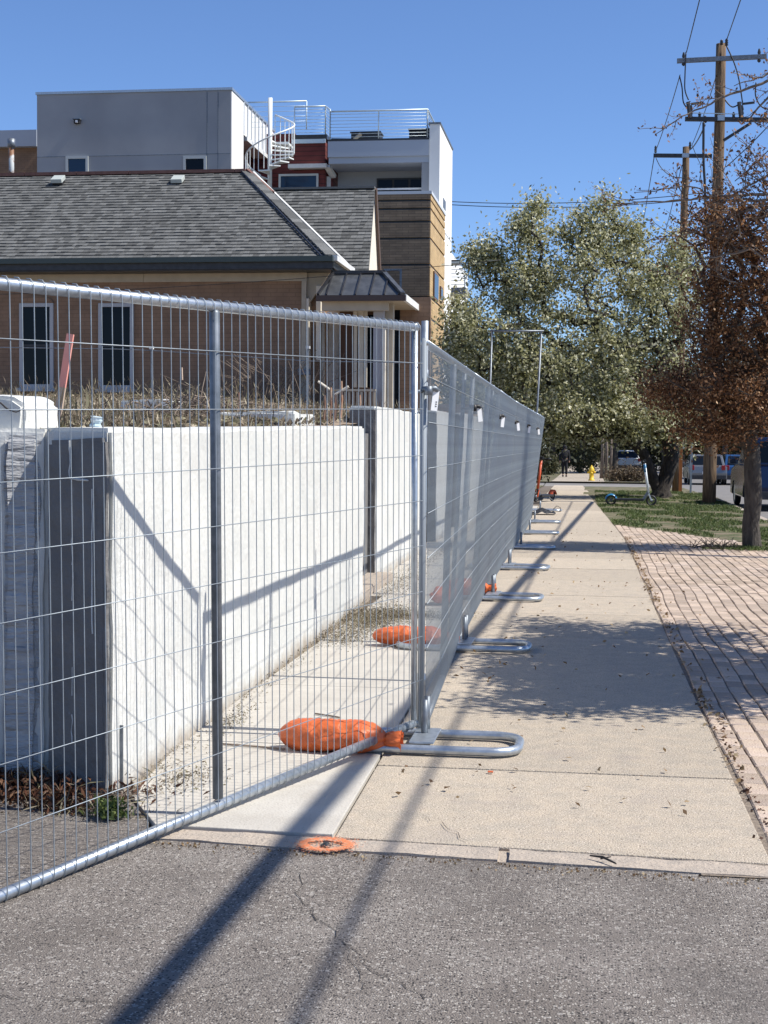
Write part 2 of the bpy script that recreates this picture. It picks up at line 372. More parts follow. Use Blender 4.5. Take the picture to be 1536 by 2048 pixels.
o = rest.obj('brick_field', m_brick, pav); o['kind'] = 'stuff'
sheet('paving_bed', .4, KX, 5.2, 28, .004, mat('joint_sand', (.16, .13, .105), (.27, .22, .17), scale=30, rough=1, bump=.5, bscale=90))
# verge turf
tag(MB().slab([(.42, 27.8, .012), (2.3, 23.6, .012), (2.62, 22.5, .012), (KX, 21.5, .012), (KX, 45, .012), (-.1, 45, .012)], (0, 0, -.1)).obj('verge', m_grassg), kind='structure')
sheet('verge_far', -.25, KX, 45, 58, .012, m_grassg)
# kerb + street
sheet('street', KX+.16, 14, -30, 400, -.13, m_road)
tag(MB().box(KX, KX+.15, -8, 45, -.2, .012).obj('kerb', m_kerb, bevel=.02), kind='structure')
sheet('cross_street', -60, KX+.2, 60.3, 70, -.06, m_road)
sheet('far_sidewalk', -1.9, .6, 70.2, 240, .02, m_walk)
sheet('far_kerb', -60, KX, 70, 70.25, .04, m_new)
sheet('near_kerb', -60, KX, 60, 60.3, .012, m_new)
sheet('far_verge', .6, KX, 70.2, 240, .01, m_grassg)
sheet('left_verge', -14, -1.9, 36, 60, .0, m_grassg)
sheet('left_verge_far', -14, -1.9, 70.2, 240, .0, m_grassg)

def yz(x, y):
    return 1.47+(y-6)*.04-(max(0, x+7)*.075*(y-6)/22)+.035*noise.noise(V(x*1.3, y*1.3, 0))
yb = MB(); NX, NY = 60, 56
gx = [-26+(26-2.22)*((i/NX)**.6) for i in range(NX+1)]; gy = [6.3+(34-6.3)*(j/NY)**1.4 for j in range(NY+1)]
vs = [(x if y < 14 else min(x, -2.5), y, yz(x, y)) for y in gy for x in gx]
yb.add(vs, [(j*(NX+1)+i, j*(NX+1)+i+1, (j+1)*(NX+1)+i+1, (j+1)*(NX+1)+i) for j in range(NY) for i in range(NX)])
tag(yb.obj('yard_terrain', m_soil, smooth=True), kind='structure')
tag(MB().box(-26, -2.52, 34, 34.3, -.1, 2.4).obj('yard_bank', m_soil), kind='structure')

# scatter helper: many small folded leaf quads or blades in one mesh
def quads(name, P, size, mat_, parent=None, flat=0., asp=.55, seed=1, stretchz=0, kind='stuff', aniso=None):
    rs = np.random.RandomState(seed); n = len(P); P = np.asarray(P, float)
    sz = size*(.6+.8*rs.rand(n))
    nrm = rs.normal(size=(n, 3))
    if flat: nrm = nrm*(1-flat)+np.array([0, 0, 1.])*flat*1.6
    nrm /= np.linalg.norm(nrm, axis=1)[:, None]
    t = rs.normal(size=(n, 3))
    if stretchz: t = t*(1-stretchz)+np.array([0, 0, 1.])*stretchz*2
    t -= nrm*(t*nrm).sum(1)[:, None]; t /= np.linalg.norm(t, axis=1)[:, None]; b = np.cross(nrm, t)
    A = P-t*sz[:, None]*.5; B = P+b*(sz*asp*.5)[:, None]+nrm*(sz*.08)[:, None]; Cc = P+t*sz[:, None]*.5; D = P-b*(sz*asp*.5)[:, None]+nrm*(sz*.08)[:, None]
    vs = np.stack([A, B, Cc, D], 1).reshape(-1, 3)
    if parent is not None: vs = vs-np.array(orgof(parent))
    me = bpy.data.meshes.new(name); me.vertices.add(4*n); me.vertices.foreach_set('co', vs.ravel())
    me.loops.add(4*n); me.loops.foreach_set('vertex_index', np.arange(4*n)); me.polygons.add(n)
    me.polygons.foreach_set('loop_start', np.arange(0, 4*n, 4)); me.polygons.foreach_set('loop_total', np.full(n, 4))
    me.update(calc_edges=True); o = link_mesh(name, me, mat_, parent)
    if kind: o['kind'] = kind
    return o
rs = np.random.RandomState(3)

# ------------------------------------------------------------------ trees
def tree(name, label, base, h0, lobes, leafm, barkm, trunk_r, leaf, per, seed, spread=.28, lean=(0, 0), tip=.006, bare=None, group=None, flare=1.25, kpow=.46, cat='tree', stems=1):
    root = thing(name, label, cat, base, group); rd = np.random.RandomState(seed); base = Vector(base)
    nodes = []; par = []
    for s in range(stems):
        a = 2*math.pi*s/max(1, stems)+.5; ln = Vector((lean[0]+(.75*math.cos(a) if stems > 1 else 0), lean[1]+(.5*math.sin(a) if stems > 1 else 0), 0))
        st = 5
        for i in range(st+1):
            if i == 0 and s > 0: continue
            nodes.append(base+ln*(i/st)*h0*.5+V(rd.normal(0, .02), rd.normal(0, .02), h0*i/st-(.05 if i == 0 else 0)))
            par.append(-1 if i == 0 else (0 if (s > 0 and i == 1) else len(nodes)-2))
    att = []
    for (cx, cy, cz, rx, ry, rz, n) in lobes:
        q = rd.normal(size=(n, 3)); q /= np.linalg.norm(q, axis=1)[:, None]; q *= (rd.rand(n)**.38)[:, None]
        att.append(q*np.array([rx, ry, rz])+np.array([cx, cy, cz]))
    att = np.concatenate(att); top = np.array(nodes[5]); att = att[np.argsort(np.linalg.norm(att-top, axis=1))]
    arr = np.zeros((len(nodes)+len(att)*4, 3)); arr[:len(nodes)] = [tuple(q) for q in nodes]; n = len(nodes); tips = []
    ok0 = 3
    for a in att:
        d = a-arr[ok0:n]; dist = np.linalg.norm(d, axis=1)+np.maximum(0, -d[:, 2])*.8
        j = int(np.argmin(dist))+ok0; p = arr[j]; L_ = np.linalg.norm(a-p)
        k = 3 if L_ > .8 else (2 if L_ > .35 else 1); prev = j
        for s in range(1, k+1):
            f = s/k; q = p+(a-p)*f+rd.normal(size=3)*L_*.05*(s < k); q[2] += math.sin(f*math.pi)*L_*.06
            arr[n] = q; par.append(prev); prev = n; n += 1
        tips.append(prev)
    cnt = np.ones(n)*0; cnt[tips] = 1
    for i in range(n-1, 0, -1): cnt[par[i]] += cnt[i]
    tot = max(1, cnt[0]); rad = np.maximum(tip, trunk_r*(cnt/tot)**kpow)
    b = MB(); ch = {}
    for i in range(1, n): ch.setdefault(par[i], []).append(i)
    # draw each chain as a continuous tube following the thickest child
    starts = [(0, None)]
    while starts:
        i, frm = starts.pop()
        path = ([frm] if frm is not None else [])+[i]
        while path[-1] in ch:
            cs = sorted(ch[path[-1]], key=lambda c: -cnt[c]); 
            for c in cs[1:]: starts.append((c, path[-1]))
            path.append(cs[0])
        r = [float(rad[q]) for q in path]
        if frm is not None: r[0] = min(r[0], r[1]*1.15)
        else: r[0] *= flare
        b.tube([arr[q] for q in path], r, n=10 if r[0] > .05 else (6 if r[0] > .02 else 4), caps=False)
    b.obj('trunk', barkm, root, smooth=True)
    pts = []
    src = arr[tips]; pa = arr[[par[t] for t in tips]]
    for k in range(per):
        f = rd.rand(len(tips))[:, None]
        pts.append(src*f+pa*(1-f)*1.0+rd.normal(size=src.shape)*spread*(.4+.9*rd.rand(len(tips)))[:, None])
    P = np.concatenate(pts)
    if bare is not None:
        keep = rd.rand(len(P)) < bare(P); P = P[keep]
    if len(P): quads('crown', P, leaf, leafm, root, seed=seed+9, kind=None)
    return root

# big olive tree behind the verge
B = G(1320, 996)
def cl(px, py, Y, rx, ry, rz, n): p = PY(px, py, Y); return (p.x, p.y, p.z, rx, ry, rz, n)
m_barkd = mat('dark_bark', (.028, .023, .02), (.06, .05, .042), scale=9, rough=.95, bump=1.2, bscale=24, stretch=(2, 2, .6))
tree('street_tree', 'large olive-green tree with dark forked trunk on the verge behind the white scooter', (B.x, B.y, 0), 1.25,
     [cl(1180, 560, 43, 2.3, 2.2, 1.3, 120), cl(1010, 560, 43, 1.0, 1.3, 1.0, 50), cl(1060, 455, 43, .75, .9, .6, 30), cl(1180, 455, 43, .85, 1.0, .65, 36), cl(1250, 470, 43.5, .8, .9, .7, 30), cl(1075, 415, 43, .25, .3, .3, 8), cl(1215, 410, 43, .3, .3, .25, 8), cl(945, 520, 43, .4, .5, .3, 10),
      cl(970, 500, 43, .5, .7, .4, 18), cl(1150, 720, 42.3, 2.9, 2.2, 1.6, 200), cl(990, 690, 42.5, 1.3, 1.5, 1.4, 80), cl(1330, 620, 43, 1.2, 1.6, 1.4, 70), cl(1120, 835, 41.5, 1.7, 1.8, .65, 90), cl(1260, 820, 42, 1.6, 1.8, .8, 100), cl(1350, 520, 43, .8, 1, .8, 34), cl(1360, 850, 43.5, 1.0, 1.2, .5, 50)],
     m_lgreen, m_barkd, .27, .108, 72, 11, spread=.25, stems=4, lean=(-.1, 0), tip=.012, flare=1.5)
# russet tree, near on the right
B = G(1500, 1098)
def bare_r(P): return np.where(P[:, 2] > 4.9, .15, np.where(P[:, 2] > 4.4, .5, 1.))
tree('street_tree', 'russet-leaved tree with dense brown foliage and slim dark trunk in the brick paving', (B.x+.02, B.y, 0), 1.85,
     [cl(1490, 640, 21.8, .95, 1.1, .8, 150), cl(1390, 785, 21.8, .80, 1.0, .42, 110), cl(1500, 790, 21.6, .9, .9, .55, 110), cl(1560, 560, 21.8, 1.0, 1, .7, 90), cl(1435, 570, 21.8, .42, .7, .4, 40), cl(1330, 775, 21.9, .36, .6, .2, 30), cl(1420, 690, 21.8, .4, .7, .3, 36),
      cl(1650, 720, 21.8, 1.0, 1, .8, 90), cl(1700, 560, 22, 1, 1, .9, 70), cl(1420, 860, 21.8, .6, .6, .16, 40), cl(1500, 450, 21.7, .8, .9, .45, 110), cl(1430, 440, 21.7, .6, .8, .4, 80)],
     m_lred, m_bark, .125, .046, 62, 23, spread=.14, tip=.0035, bare=bare_r, kpow=.42, flare=1.2)
# long bare branches high on the right, from a tree by the kerb
def bough(b, pts, r0, r1, seed, twigs=10, tl=.45):
    rd = random.Random(seed); pts = [Vector(p) for p in pts]; P = []
    for i in range(len(pts)-1):
        for k in range(6):
            f = k/6; q = pts[i].lerp(pts[i+1], f)+V(rd.gauss(0, .012), rd.gauss(0, .012), rd.gauss(0, .012)); P.append(q)
    P.append(pts[-1]); n = len(P)
    b.tube(P, [r0+(r1-r0)*i/(n-1) for i in range(n)], n=5)
    out = []
    for t in range(twigs):
        i = rd.randrange(2, n-1); d = (P[i+1]-P[i]).normalized(); a = P[i]
        sd = (d+V(rd.gauss(0, .5), rd.gauss(0, .4), rd.uniform(-.3, .9))).normalized(); q = [a]
        for k in range(4): q.append(q[-1]+sd*tl*rd.uniform(.15, .3)+V(0, 0, .01)); sd = (sd+V(rd.gauss(0, .2), rd.gauss(0, .2), rd.gauss(.05, .2))).normalized()
        b.tube(q, [.006, .005, .004, .004, .003], n=4, caps=False); out += q[1:]
    return out
tt = thing('bare_tree', 'nearly leafless tree whose long thin twigs arch in from the upper right', 'tree', (3.15, 20.2, 0))
bb = MB(); tw = []
top = V(3.35, 20.6, 3.6)
bb.tube([(3.15, 20.2, 0), (3.2, 20.3, 1.5), (3.3, 20.5, 2.8), top], [.13, .1, .085, .07], n=10)
def q3(px, py, Y=21): return PY(px, py, Y)
for i, pl in enumerate([[(1600, 140), (1480, 180), (1390, 220), (1312, 268)], [(1620, 100), (1536, 150), (1468, 172)], [(1640, 380), (1536, 388), (1400, 396), (1290, 405), (1200, 412)],
          [(1640, 420), (1536, 400), (1440, 400), (1390, 372), (1270, 385)], [(1640, 470), (1536, 405), (1440, 440), (1370, 470), (1300, 480)], [(1660, 470), (1560, 420), (1500, 440), (1440, 480)],
          [(1640, 330), (1536, 365), (1500, 350)], [(1620, 520), (1540, 470), (1480, 400), (1500, 330)], [(1600, 560), (1500, 500), (1400, 520), (1340, 560)], [(1640, 470), (1536, 350), (1480, 380), (1420, 420)], [(1650, 220), (1560, 170), (1500, 235), (1520, 250)]]):
    p = [q3(*q) for q in pl]
    tw += bough(bb, [top, p[0]]+p[1:] if i % 3 else [top]+p, .03, .005, i+5, twigs=12 if i < 9 else 16)
for i in range(22):
    a = V(random.uniform(1.9, 3.1), 21+random.uniform(-.6, .8), random.uniform(3.7, 5.0))
    tw += bough(bb, [a, a+V(random.uniform(-.7, .1), random.uniform(-.2, .2), random.uniform(.1, .5)), a+V(random.uniform(-1.0, .1), random.uniform(-.2, .2), random.uniform(.3, .9))], .012, .004, i+60, twigs=9, tl=.4)
bb.obj('trunk', m_barkl, tt, smooth=True)
P = np.array([tuple(q) for q in tw]); P = np.repeat(P, 3, 0)+rs.normal(size=(len(P)*3, 3))*.035
quads('crown', P, .05, m_lred, tt, seed=4, kind=None)
# tree just outside the frame whose shade falls over the walk
tree('street_tree', 'budding kerbside tree just right of the picture that shades the walk', (3.2, 10.4, 0), 1.6,
     [(2.9, 10.4, 3.0, .95, 1.6, .55, 190), (3.3, 10.6, 3.5, .9, 1.9, .7, 130), (3.0, 9.7, 2.7, .9, 1.3, .45, 120), (2.5, 9.9, 3.2, .6, 1.5, .4, 110), (2.05, 10.0, 2.85, .45, 1.6, .28, 90), (2.9, 11.9, 3.0, .8, .8, .5, 70), (2.3, 8.9, 2.6, .6, .6, .35, 60), (2.0, 8.5, 2.9, .5, .5, .3, 26), (1.75, 11.9, 2.6, .35, .9, .25, 30), (3.0, 8.6, 3.2, .8, .6, .5, 50)],
     m_lred, m_bark, .11, .065, 50, 31, spread=.13, tip=.006, kpow=.42)
# distant trees
for i, (px, Y, h, r, lm, lb) in enumerate([(1105, 96, 8.5, 2.3, m_lfar, 'green bushy tree overhanging the far sidewalk left of the walking person'),
        (1230, 96, 9, 2.6, m_lfar, 'dense far tree above the yellow hydrant'), (1165, 130, 10, 4., m_lbrown, 'brownish bare-looking tree closing the view straight down the sidewalk'),
        (1330, 100, 9, 3.2, m_lfar, 'far tree beyond the big dark forked trunk'), (1450, 110, 11, 3.6, m_lfar, 'far tree above the parked cars across the street'),
        (1560, 90, 10, 3.4, m_lbrown, 'brownish far tree at the right edge behind the utility pole'), (1000, 98, 9, 3.2, m_lfar, 'far tree behind the second white apartment house')]):
    p = PY(px, 900, Y)
    tree('far_tree', lb, (p.x, Y, gz(Y)-.05), h*.22, [(p.x, Y, h*.52, r, r, h*.3, 150), (p.x+r*.4, Y, h*.75, r*.6, r*.6, h*.2, 50)], lm, m_bark, .2, .22, 55, 50+i, spread=.4, tip=.02, group='trees far down the street')
for i, (px, Y, h, lb) in enumerate(((1150, 135, 3.6, 'low dark bushes closing the far end of the sidewalk'), (1290, 120, 4.5, 'dark bushy tree mass behind the hydrant and trunks'), (1420, 125, 5.0, 'dark bushes across the street behind the parked cars'), (1540, 118, 5.0, 'dark bushes across the street at the right edge'), (1230, 140, 4.5, 'dark bushes behind the three thin trunks'))):
    p = PY(px, 930, Y); tree('far_shrub', lb, (p.x, Y, gz(Y)-.05), .3, [(p.x, Y, h*.42, 3.0, 1.5, h*.5, 150)], m_lconif if i % 2 else m_lfar, m_bark, .2, .24, 70, 130+i, spread=.45, tip=.02, cat='shrub')
p = PY(1093, 900, 52)
tree('evergreen_tree', 'tall dark evergreen standing just behind the end of the wire fence', (p.x-.5, 52, gz(52)), .3, [(p.x-.5, 52, 1.4, .3, .5, 1.3, 90), (p.x-.5, 52, 3.2, .25, .35, 1.6, 70)], m_lconif, m_bark, .12, .13, 90, 71, spread=.2)
for i, (px, Y, r, h, lm, lb) in enumerate([(1096, 90, .6, 1.3, m_lfar, 'low spreading green shrub left of the walking person'), (1262, 72, 1.3, .55, m_lbrown, 'reddish-brown low shrub bed right of the yellow hydrant'), (1160, 96, 1.2, 1.6, m_lfar, 'shrub beyond the walking person')]):
    p = PY(px, 930, Y)
    tree('shrub', lb, (p.x, Y, gz(Y)), .12, [(p.x, Y, gz(Y)+h*.5, r, r, h*.5, 60)], lm, m_bark, .06, .12, 50, 90+i, spread=.22, cat='shrub')
tree('evergreen_tree', 'bushy brown-green tree beside the white corner of the apartment house', (-4.2, 47, 0), 1, [(-4.15, 47, 4.4, .7, .8, 2.0, 120), (-4.0, 47, 2.2, .9, .8, 1.5, 90)], m_lgreen, m_bark, .14, .13, 60, 81, spread=.25)
# slim grey trunks by the hydrant
for px, Yt, r_, lb in ((1203, 80, .09, 'leftmost of three thin straight trunks right of the hydrant'), (1211, 81, .08, 'middle one of three thin straight trunks right of the hydrant'), (1220, 80, .07, 'rightmost of three thin straight trunks right of the hydrant')):
    p = PY(px, 950, Yt); t_ = thing('tree_trunk', lb, 'tree trunk', (p.x, Yt, gz(Yt)-.05))
    MB().tube([(p.x, Yt, gz(Yt)-.05), (p.x+.05, Yt, 1.2), (p.x-.03, Yt, 3.2)], [r_*1.2, r_, r_*.8], n=8).obj('trunk', m_barkl, t_, smooth=True)

# ------------------------------------------------------------------ retaining walls
def wall_thing(label, base): return thing('retaining_wall', label, 'retaining wall', base)
w1 = wall_thing('long low white painted concrete wall catching the fence shadow', (-2.0, 6, 0))
A = (-1.955, 5.86); Bp = (-2.27, 6.02)
mb = MB()
pts = [A, (-2.09, 13.55), (-2.36, 13.6), (-2.45, 6.3), Bp]
zt = [1.545, 1.655, 1.655, 1.545, 1.545]
n = 5
mb.add([(x, y, -.1) for x, y in pts]+[(x, y, z) for (x, y), z in zip(pts, zt)], [tuple(range(4, -1, -1)), tuple(range(5, 10))]+[(i, (i+1) % 5, (i+1) % 5+5, i+5) for i in range(5)])
rough_obj('wall_body', mb, m_white, w1, seg=.10, amp=.012, fr=2.2)
# dark end face
d = V(Bp[0]-A[0], Bp[1]-A[1], 0).normalized(); nn = V(-d.y, d.x, 0)*1.0
if nn.y > 0: nn = -nn
L0 = (V(*Bp, 0)-V(*A, 0)).length
mb = MB(); a0 = V(*A, 0)+d*.012; b0_ = V(*A, 0)+d*(L0-.0)
mb.slab([a0+V(0, 0, .02), b0_+V(0, 0, .02), b0_+V(0, 0, 1.50), a0+V(0, 0, 1.515)], nn*.02)
rough_obj('end_face', mb, m_dark, w1, seg=.05, amp=.007, fr=7)
mb = MB()
def on_end(s, z, o=.031): p = a0+d*s+nn*o; return V(p.x, p.y, z)
def chips(path, r=.006):
    q = []
    for (s0, z0), (s1, z1) in zip(path[:-1], path[1:]):
        for k in range(5): f = k/5; q.append(on_end(s0+(s1-s0)*f+random.gauss(0, .003), z0+(z1-z0)*f))
    q.append(on_end(*path[-1])); mb.tube(q, [r*random.uniform(.5, 1.3) for _ in q], n=5)
chips([(.20, 1.50), (.20, 1.34), (.09, 1.335)], .005); chips([(.07, 1.30), (.07, 1.0), (.065, .7)], .0035)
for z in (.95, .55, .35, 1.1): chips([(.185, z), (.187, z-.12)], .0025)
mb.obj('paint_chips', m_white, w1)
# hairline crack and ledge line on the face
mb = MB()
def on_face(px, py): return PX(px, py, -2.0+.012) 
mb.tube([PX(q[0], q[1], -1.985) for q in ((226, 1034), (240, 1031), (252, 1030), (268, 1027))], [.002, .005, .004, .002], n=5)
mb.obj('crack', m_crack, w1)
mb = MB(); mb.tube([PX(q[0], q[1], -2.02-.03*(q[0]-270)/400) for q in ((270, 1026), (330, 1010), (420, 990), (560, 965), (640, 962))], [.004, .006, .005, .004, .002], n=5)
mb.obj('trowel_ridge', m_white, w1)
# vertical rebate + trim near the corner
mb = MB(); p0 = PX(237, 1600, -1.963)
mb.box(-1.99, -1.944, p0.y-.002, p0.y+.007, .02, .30); mb.obj('corner_rebate', m_galvd, w1)

w0 = wall_thing('grey rendered wall face with white edges at the left edge, turned toward the street corner', (-2.9, 6.2, 0))
mb = MB(); xr = -2.305
mb.slab([(-4.2, 5.60, -.1), (xr, 6.06, -.1), (xr, 6.45, -.1), (-4.2, 6.45, -.1)], (0, 0, 1.645)); rough_obj('wall_body', mb, m_white, w0, seg=.08, amp=.012, fr=4)
mb = MB(); x0 = PY(6, 900, 6.05).x
mb.slab([(x0+.02, 6.005, .05), (xr-.035, 6.052, .05), (xr-.03, 6.052, 1.52), (x0+.03, 6.005, 1.52)], (0, -.022, 0)); mb.v = [(a, b+(.045 if k >= 4 else .06)*0+(.06 if k < 4 else 0), c) for k, (a, b, c) in enumerate(mb.v)]
rough_obj('render_face', mb, m_stucco, w0, seg=.035, amp=.012, fr=9)
mb = MB(); mb.slab([(-4.2, 5.585, .05), (x0-.03, 5.995, .05), (x0-.02, 5.995, 1.5), (-4.2, 5.585, 1.5)], (0, -.02, 0)); mb.v = [(a, b+(.06 if k < 4 else 0), c) for k, (a, b, c) in enumerate(mb.v)]
rough_obj('render_face', mb, m_stucco, w0, seg=.08, amp=.012, fr=9)
mb = MB(); c0 = PY(66, 800, 6.2)
mb.add([(-4.2, 6.1, 1.5), (c0.x, 6.1, 1.5), (c0.x, 6.1, 1.655), (c0.x-.05, 6.1, 1.685), (-4.2, 6.1, 1.73), (-4.2, 6.5, 1.5), (c0.x+.01, 6.5, 1.5), (c0.x+.01, 6.5, 1.66), (c0.x-.05, 6.5, 1.69), (-4.2, 6.5, 1.73)],
       [(0, 1, 2, 3, 4), (9, 8, 7, 6, 5), (1, 6, 7, 2), (2, 7, 8, 3), (3, 8, 9, 4), (0, 4, 9, 5), (0, 5, 6, 1)])
rough_obj('coping_block', mb, m_white, w0, seg=.028, amp=.014, fr=6)
mb = MB(); mb.tube([PY(px, py, 6.082) for px, py in ((0, 805), (12, 816), (22, 822), (32, 824), (41, 821))], [.004, .004, .003, .003, .002], n=5); mb.obj('crack', m_crack, w0)

def stepped_wall(label, x, y0, y1, ztop, face_w=.3):
    w_ = wall_thing(label, (x, y0, 0))
    rough_obj('wall_body', MB().box(x-face_w, x, y0, y1, -.1, ztop), m_white, w_, seg=.12, amp=.012, fr=2.5)
    rough_obj('end_face', MB().box(x-face_w+.01, x-.008, y0-.022, y0-.001, .02, ztop-.03), m_dark, w_, seg=.08, amp=.006, fr=7)
    return w_
w2 = stepped_wall('taller white wall section with a dark grey end face behind the corner post', -2.30, 15.75, 20.3, 1.90)
rough_obj('footing', MB().box(-2.75, -2.12, 13.7, 15.9, -.1, .10), m_kerb, w2, seg=.12, amp=.01)
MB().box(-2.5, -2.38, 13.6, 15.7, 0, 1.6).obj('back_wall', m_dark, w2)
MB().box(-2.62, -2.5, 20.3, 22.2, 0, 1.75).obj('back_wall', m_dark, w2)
w3 = stepped_wall('white wall section seen through the second fence panel', -2.32, 22.2, 24.4, 2.0)
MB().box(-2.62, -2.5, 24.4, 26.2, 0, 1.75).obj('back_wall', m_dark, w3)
w4 = stepped_wall('farthest white wall section behind the fence', -2.32, 26.2, 34, 2.05)

# ------------------------------------------------------------------ fence
def make_panel():
    r = thing('mesh_fence', 'x', 'fence panel'); L_, H = 3.5, 1.975
    MB().tube([(0, 0, H), (L_, 0, H)], .021, n=12).obj('top_rail', m_galv, r, smooth=True)
    MB().tube([(0, 0, .0), (L_, 0, .0)], .021, n=12).obj('bottom_rail', m_galv, r, smooth=True)
    for x in (0.012, L_-.012): MB().tube([(x, 0, .0), (x, 0, H+.02)], .016, n=12).obj('end_post', m_galv, r, smooth=True)
    MB().tube([(L_/2, .004, .03), (L_/2, .004, H-.025), (L_/2, .004, H-.012)], [.021, .021, .013], n=12).obj('middle_post', m_galvd, r, smooth=True)
    vm = MB().tube([(0, -.006, H+.0265), (0, .012, H+.0245), (0, .0255, H+.008), (0, .026, H-.02), (0, .026, .02), (0, .0245, -.008), (0, .008, -.024)], .0020, n=5).mesh('vertical_wire')
    n = 61
    for i in range(0, n+1): link_mesh('vertical_wire', vm, m_wire, r, smooth=True, at=(min(max(L_*i/n, .004), L_-.004), 0, 0))
    hm = MB().tube([(-.02, .030, 0), (L_+.02, .030, 0)], .0019, n=5).mesh('horizontal_wire')
    for z in (1.80, 1.575, 1.345, 1.12, .895, .665, .44, .22): link_mesh('horizontal_wire', hm, m_wire, r, smooth=True, at=(0, 0, z))
    return r
def place(o, origin, toward, top):
    x = (Vector(toward)-Vector(origin)).normalized(); z = Vector(top)-(Vector(origin)); z = (z-x*z.dot(x)).normalized(); y = z.cross(x)
    M = Matrix((x, y, z)).transposed().to_4x4(); M.translation = Vector(origin); o.matrix_world = M
proto = make_panel()
proto['label'] = 'near wire mesh panel swung toward the camera, with a dark middle bar'; proto['group'] = 'galvanised mesh fence panels'
J = V(-.862, 7.33, .095); LL = G(0, 1792, .02)
place(proto, J, LL, J+V(.01, 0, 2))
MB().slab([(.02, .02, 1.985), (.10, .02, 1.985), (.02, .02, 1.80)], (0, .004, 0)).obj('corner_gusset', m_galv, proto)
PB = [V(-.842, 7.40, .03), V(-.975, 10.88, .03), V(-1.04, 14.37, .03), V(-1.078, 17.87, .03), V(-1.10, 21.37, .03), V(-1.12, 24.87, .03), V(-1.17, 28.37, .03)]
LN = [.0, .10, .14, .145, .165, .19, .24]
m_post = mat('dull_steel', (.26, .29, .32), rough=.65, metal=.1)
thin = MB().tube([(0, -.006, 1.998), (0, .0255, 1.98), (0, .026, .02), (0, .008, -.024)], .0016, n=5).mesh('vertical_wire'); thin.materials.append(m_wire)
ordn = ['first street-side fence panel, starting at the corner post', 'second street-side fence panel from the corner post', 'third street-side fence panel from the corner post',
        'fourth street-side fence panel from the corner post', 'fifth street-side fence panel from the corner post', 'last street-side fence panel, leaning over at the far end']
side = []
for i in range(6):
    c = copy_tree(proto, None, ordn[i]); side.append(c)
    c['group'] = 'galvanised mesh fence panels'
    first_ends = set(); pe = [ch for ch in c.children if ch.name.startswith('end_post')]
    for ch in pe:
        if ch.data.vertices[0].co.x < 1: first_ends.add(ch.name)
        ch.material_slots[0].link = 'OBJECT'; ch.material_slots[0].material = m_post
    place(c, PB[i+1], PB[i]+V(0, .012, 0), PB[i+1]+V(0, 0, 2))
    la, lb_ = LN[i+1], LN[i]
    for ch in c.children:
        nm = ch.name.split('.')[0]; HH = 1.975
        if nm in ('vertical_wire',):
            ch.data = thin; ch.rotation_euler.x = -(la+(lb_-la)*ch.location.x/3.5)/HH
        elif nm in ('end_post', 'middle_post'):
            x = {'middle_post': 1.75}.get(nm, .012 if ch.name in first_ends else 3.488); ch.rotation_euler.x = -(la+(lb_-la)*x/3.5)/HH
        elif nm in ('horizontal_wire', 'top_rail'):
            z = ch.location.z if nm == 'horizontal_wire' else HH
            ch.location.y = la*z/HH; ch.rotation_euler.z = (lb_-la)*z/HH/3.5
    for ch in list(c.children):
        if ch.name.startswith('corner_gusset'): bpy.data.objects.remove(ch)
# feet
def make_foot():
    r = thing('fence_stand', 'x', 'fence foot'); hx, hy, rr = .47, .20, .13
    P = []
    for cx, cy, a0 in ((hx-rr, hy-rr, 0), (-hx+rr, hy-rr, 90), (-hx+rr, -hy+rr, 180), (hx-rr, -hy+rr, 270)):
        for k in range(7): a = math.radians(a0+k*15); P.append((cx+rr*math.cos(a), cy+rr*math.sin(a), .0235))
    MB().tube(P, .0225, n=12, closed=True).obj('loop_tube', m_galv, r, smooth=True)
    MB().box(-.05, .07, -.18, .18, .046, .056).obj('cross_plate', m_galv, r, bevel=.003)
    b = MB(); b.tube([(0, .05, .05), (0, .05, .22)], .017, n=10); b.tube([(0, .16, .05), (0, .16, .22)], .017, n=10); b.obj('socket_pins', m_galvd, r, smooth=True)
    return r
foot = make_foot(); foot['label'] = 'nearest steel loop foot under the corner post, weighed down by an orange sandbag'; foot['group'] = 'steel loop fence feet'
foot.location = (-.80, 7.16, .016)
fl = ['second steel loop foot, lying in tree shade', 'third steel loop foot from the corner, on sunlit concrete', 'fourth steel loop foot from the corner', 'fifth steel loop foot from the corner', 'sixth steel loop foot, in the far band of shade', 'seventh steel loop foot, near the fence end', 'farthest steel loop foot beside the crumpled black bag']
fp = [(PB[i].x+.05, PB[i].y-.19) for i in range(1, 7)]+[(-1.2, 33.2)]
for i, (x, y) in enumerate(fp):
    c = copy_tree(foot, None, fl[i]); c.location = (x+(.06 if i else .02), y, .016); c.rotation_euler.z = random.uniform(-.05, .05)
# corner double post
t_ = thing('fence_upright', 'upright galvanised corner tube where the near panel meets the street-side fence', 'post', (-.842, 7.40, 0))
MB().tube([(-.845, 7.43, .05), (-.842, 7.43, 2.115)], .018, n=12).obj('tube', m_galv, t_, smooth=True)
for z in (1.84, .3): MB().tube([(-.844, 7.43, z-.03), (-.844, 7.43, z+.03)], .022, n=12).obj('sleeve', m_galv, t_, smooth=True)
for i in range(1, 7):
    p = PB[i]; x = p.x+LN[i]
    tp = thing('fence_upright', ['', 'tube where the first and second street-side panels join', 'tube where the second and third street-side panels join', 'tube where the third and fourth street-side panels join', 'tube where the fourth and fifth street-side panels join', 'tube where the fifth and last street-side panels join', 'tube closing the far end of the street-side fence'][i], 'post', tuple(p), group='fence joint tubes')
    MB().tube([p+V(-.05, .01, 0), V(x-.06, p.y+.01, 2.07)], .016, n=10).obj('tube', m_galvd, tp, smooth=True)
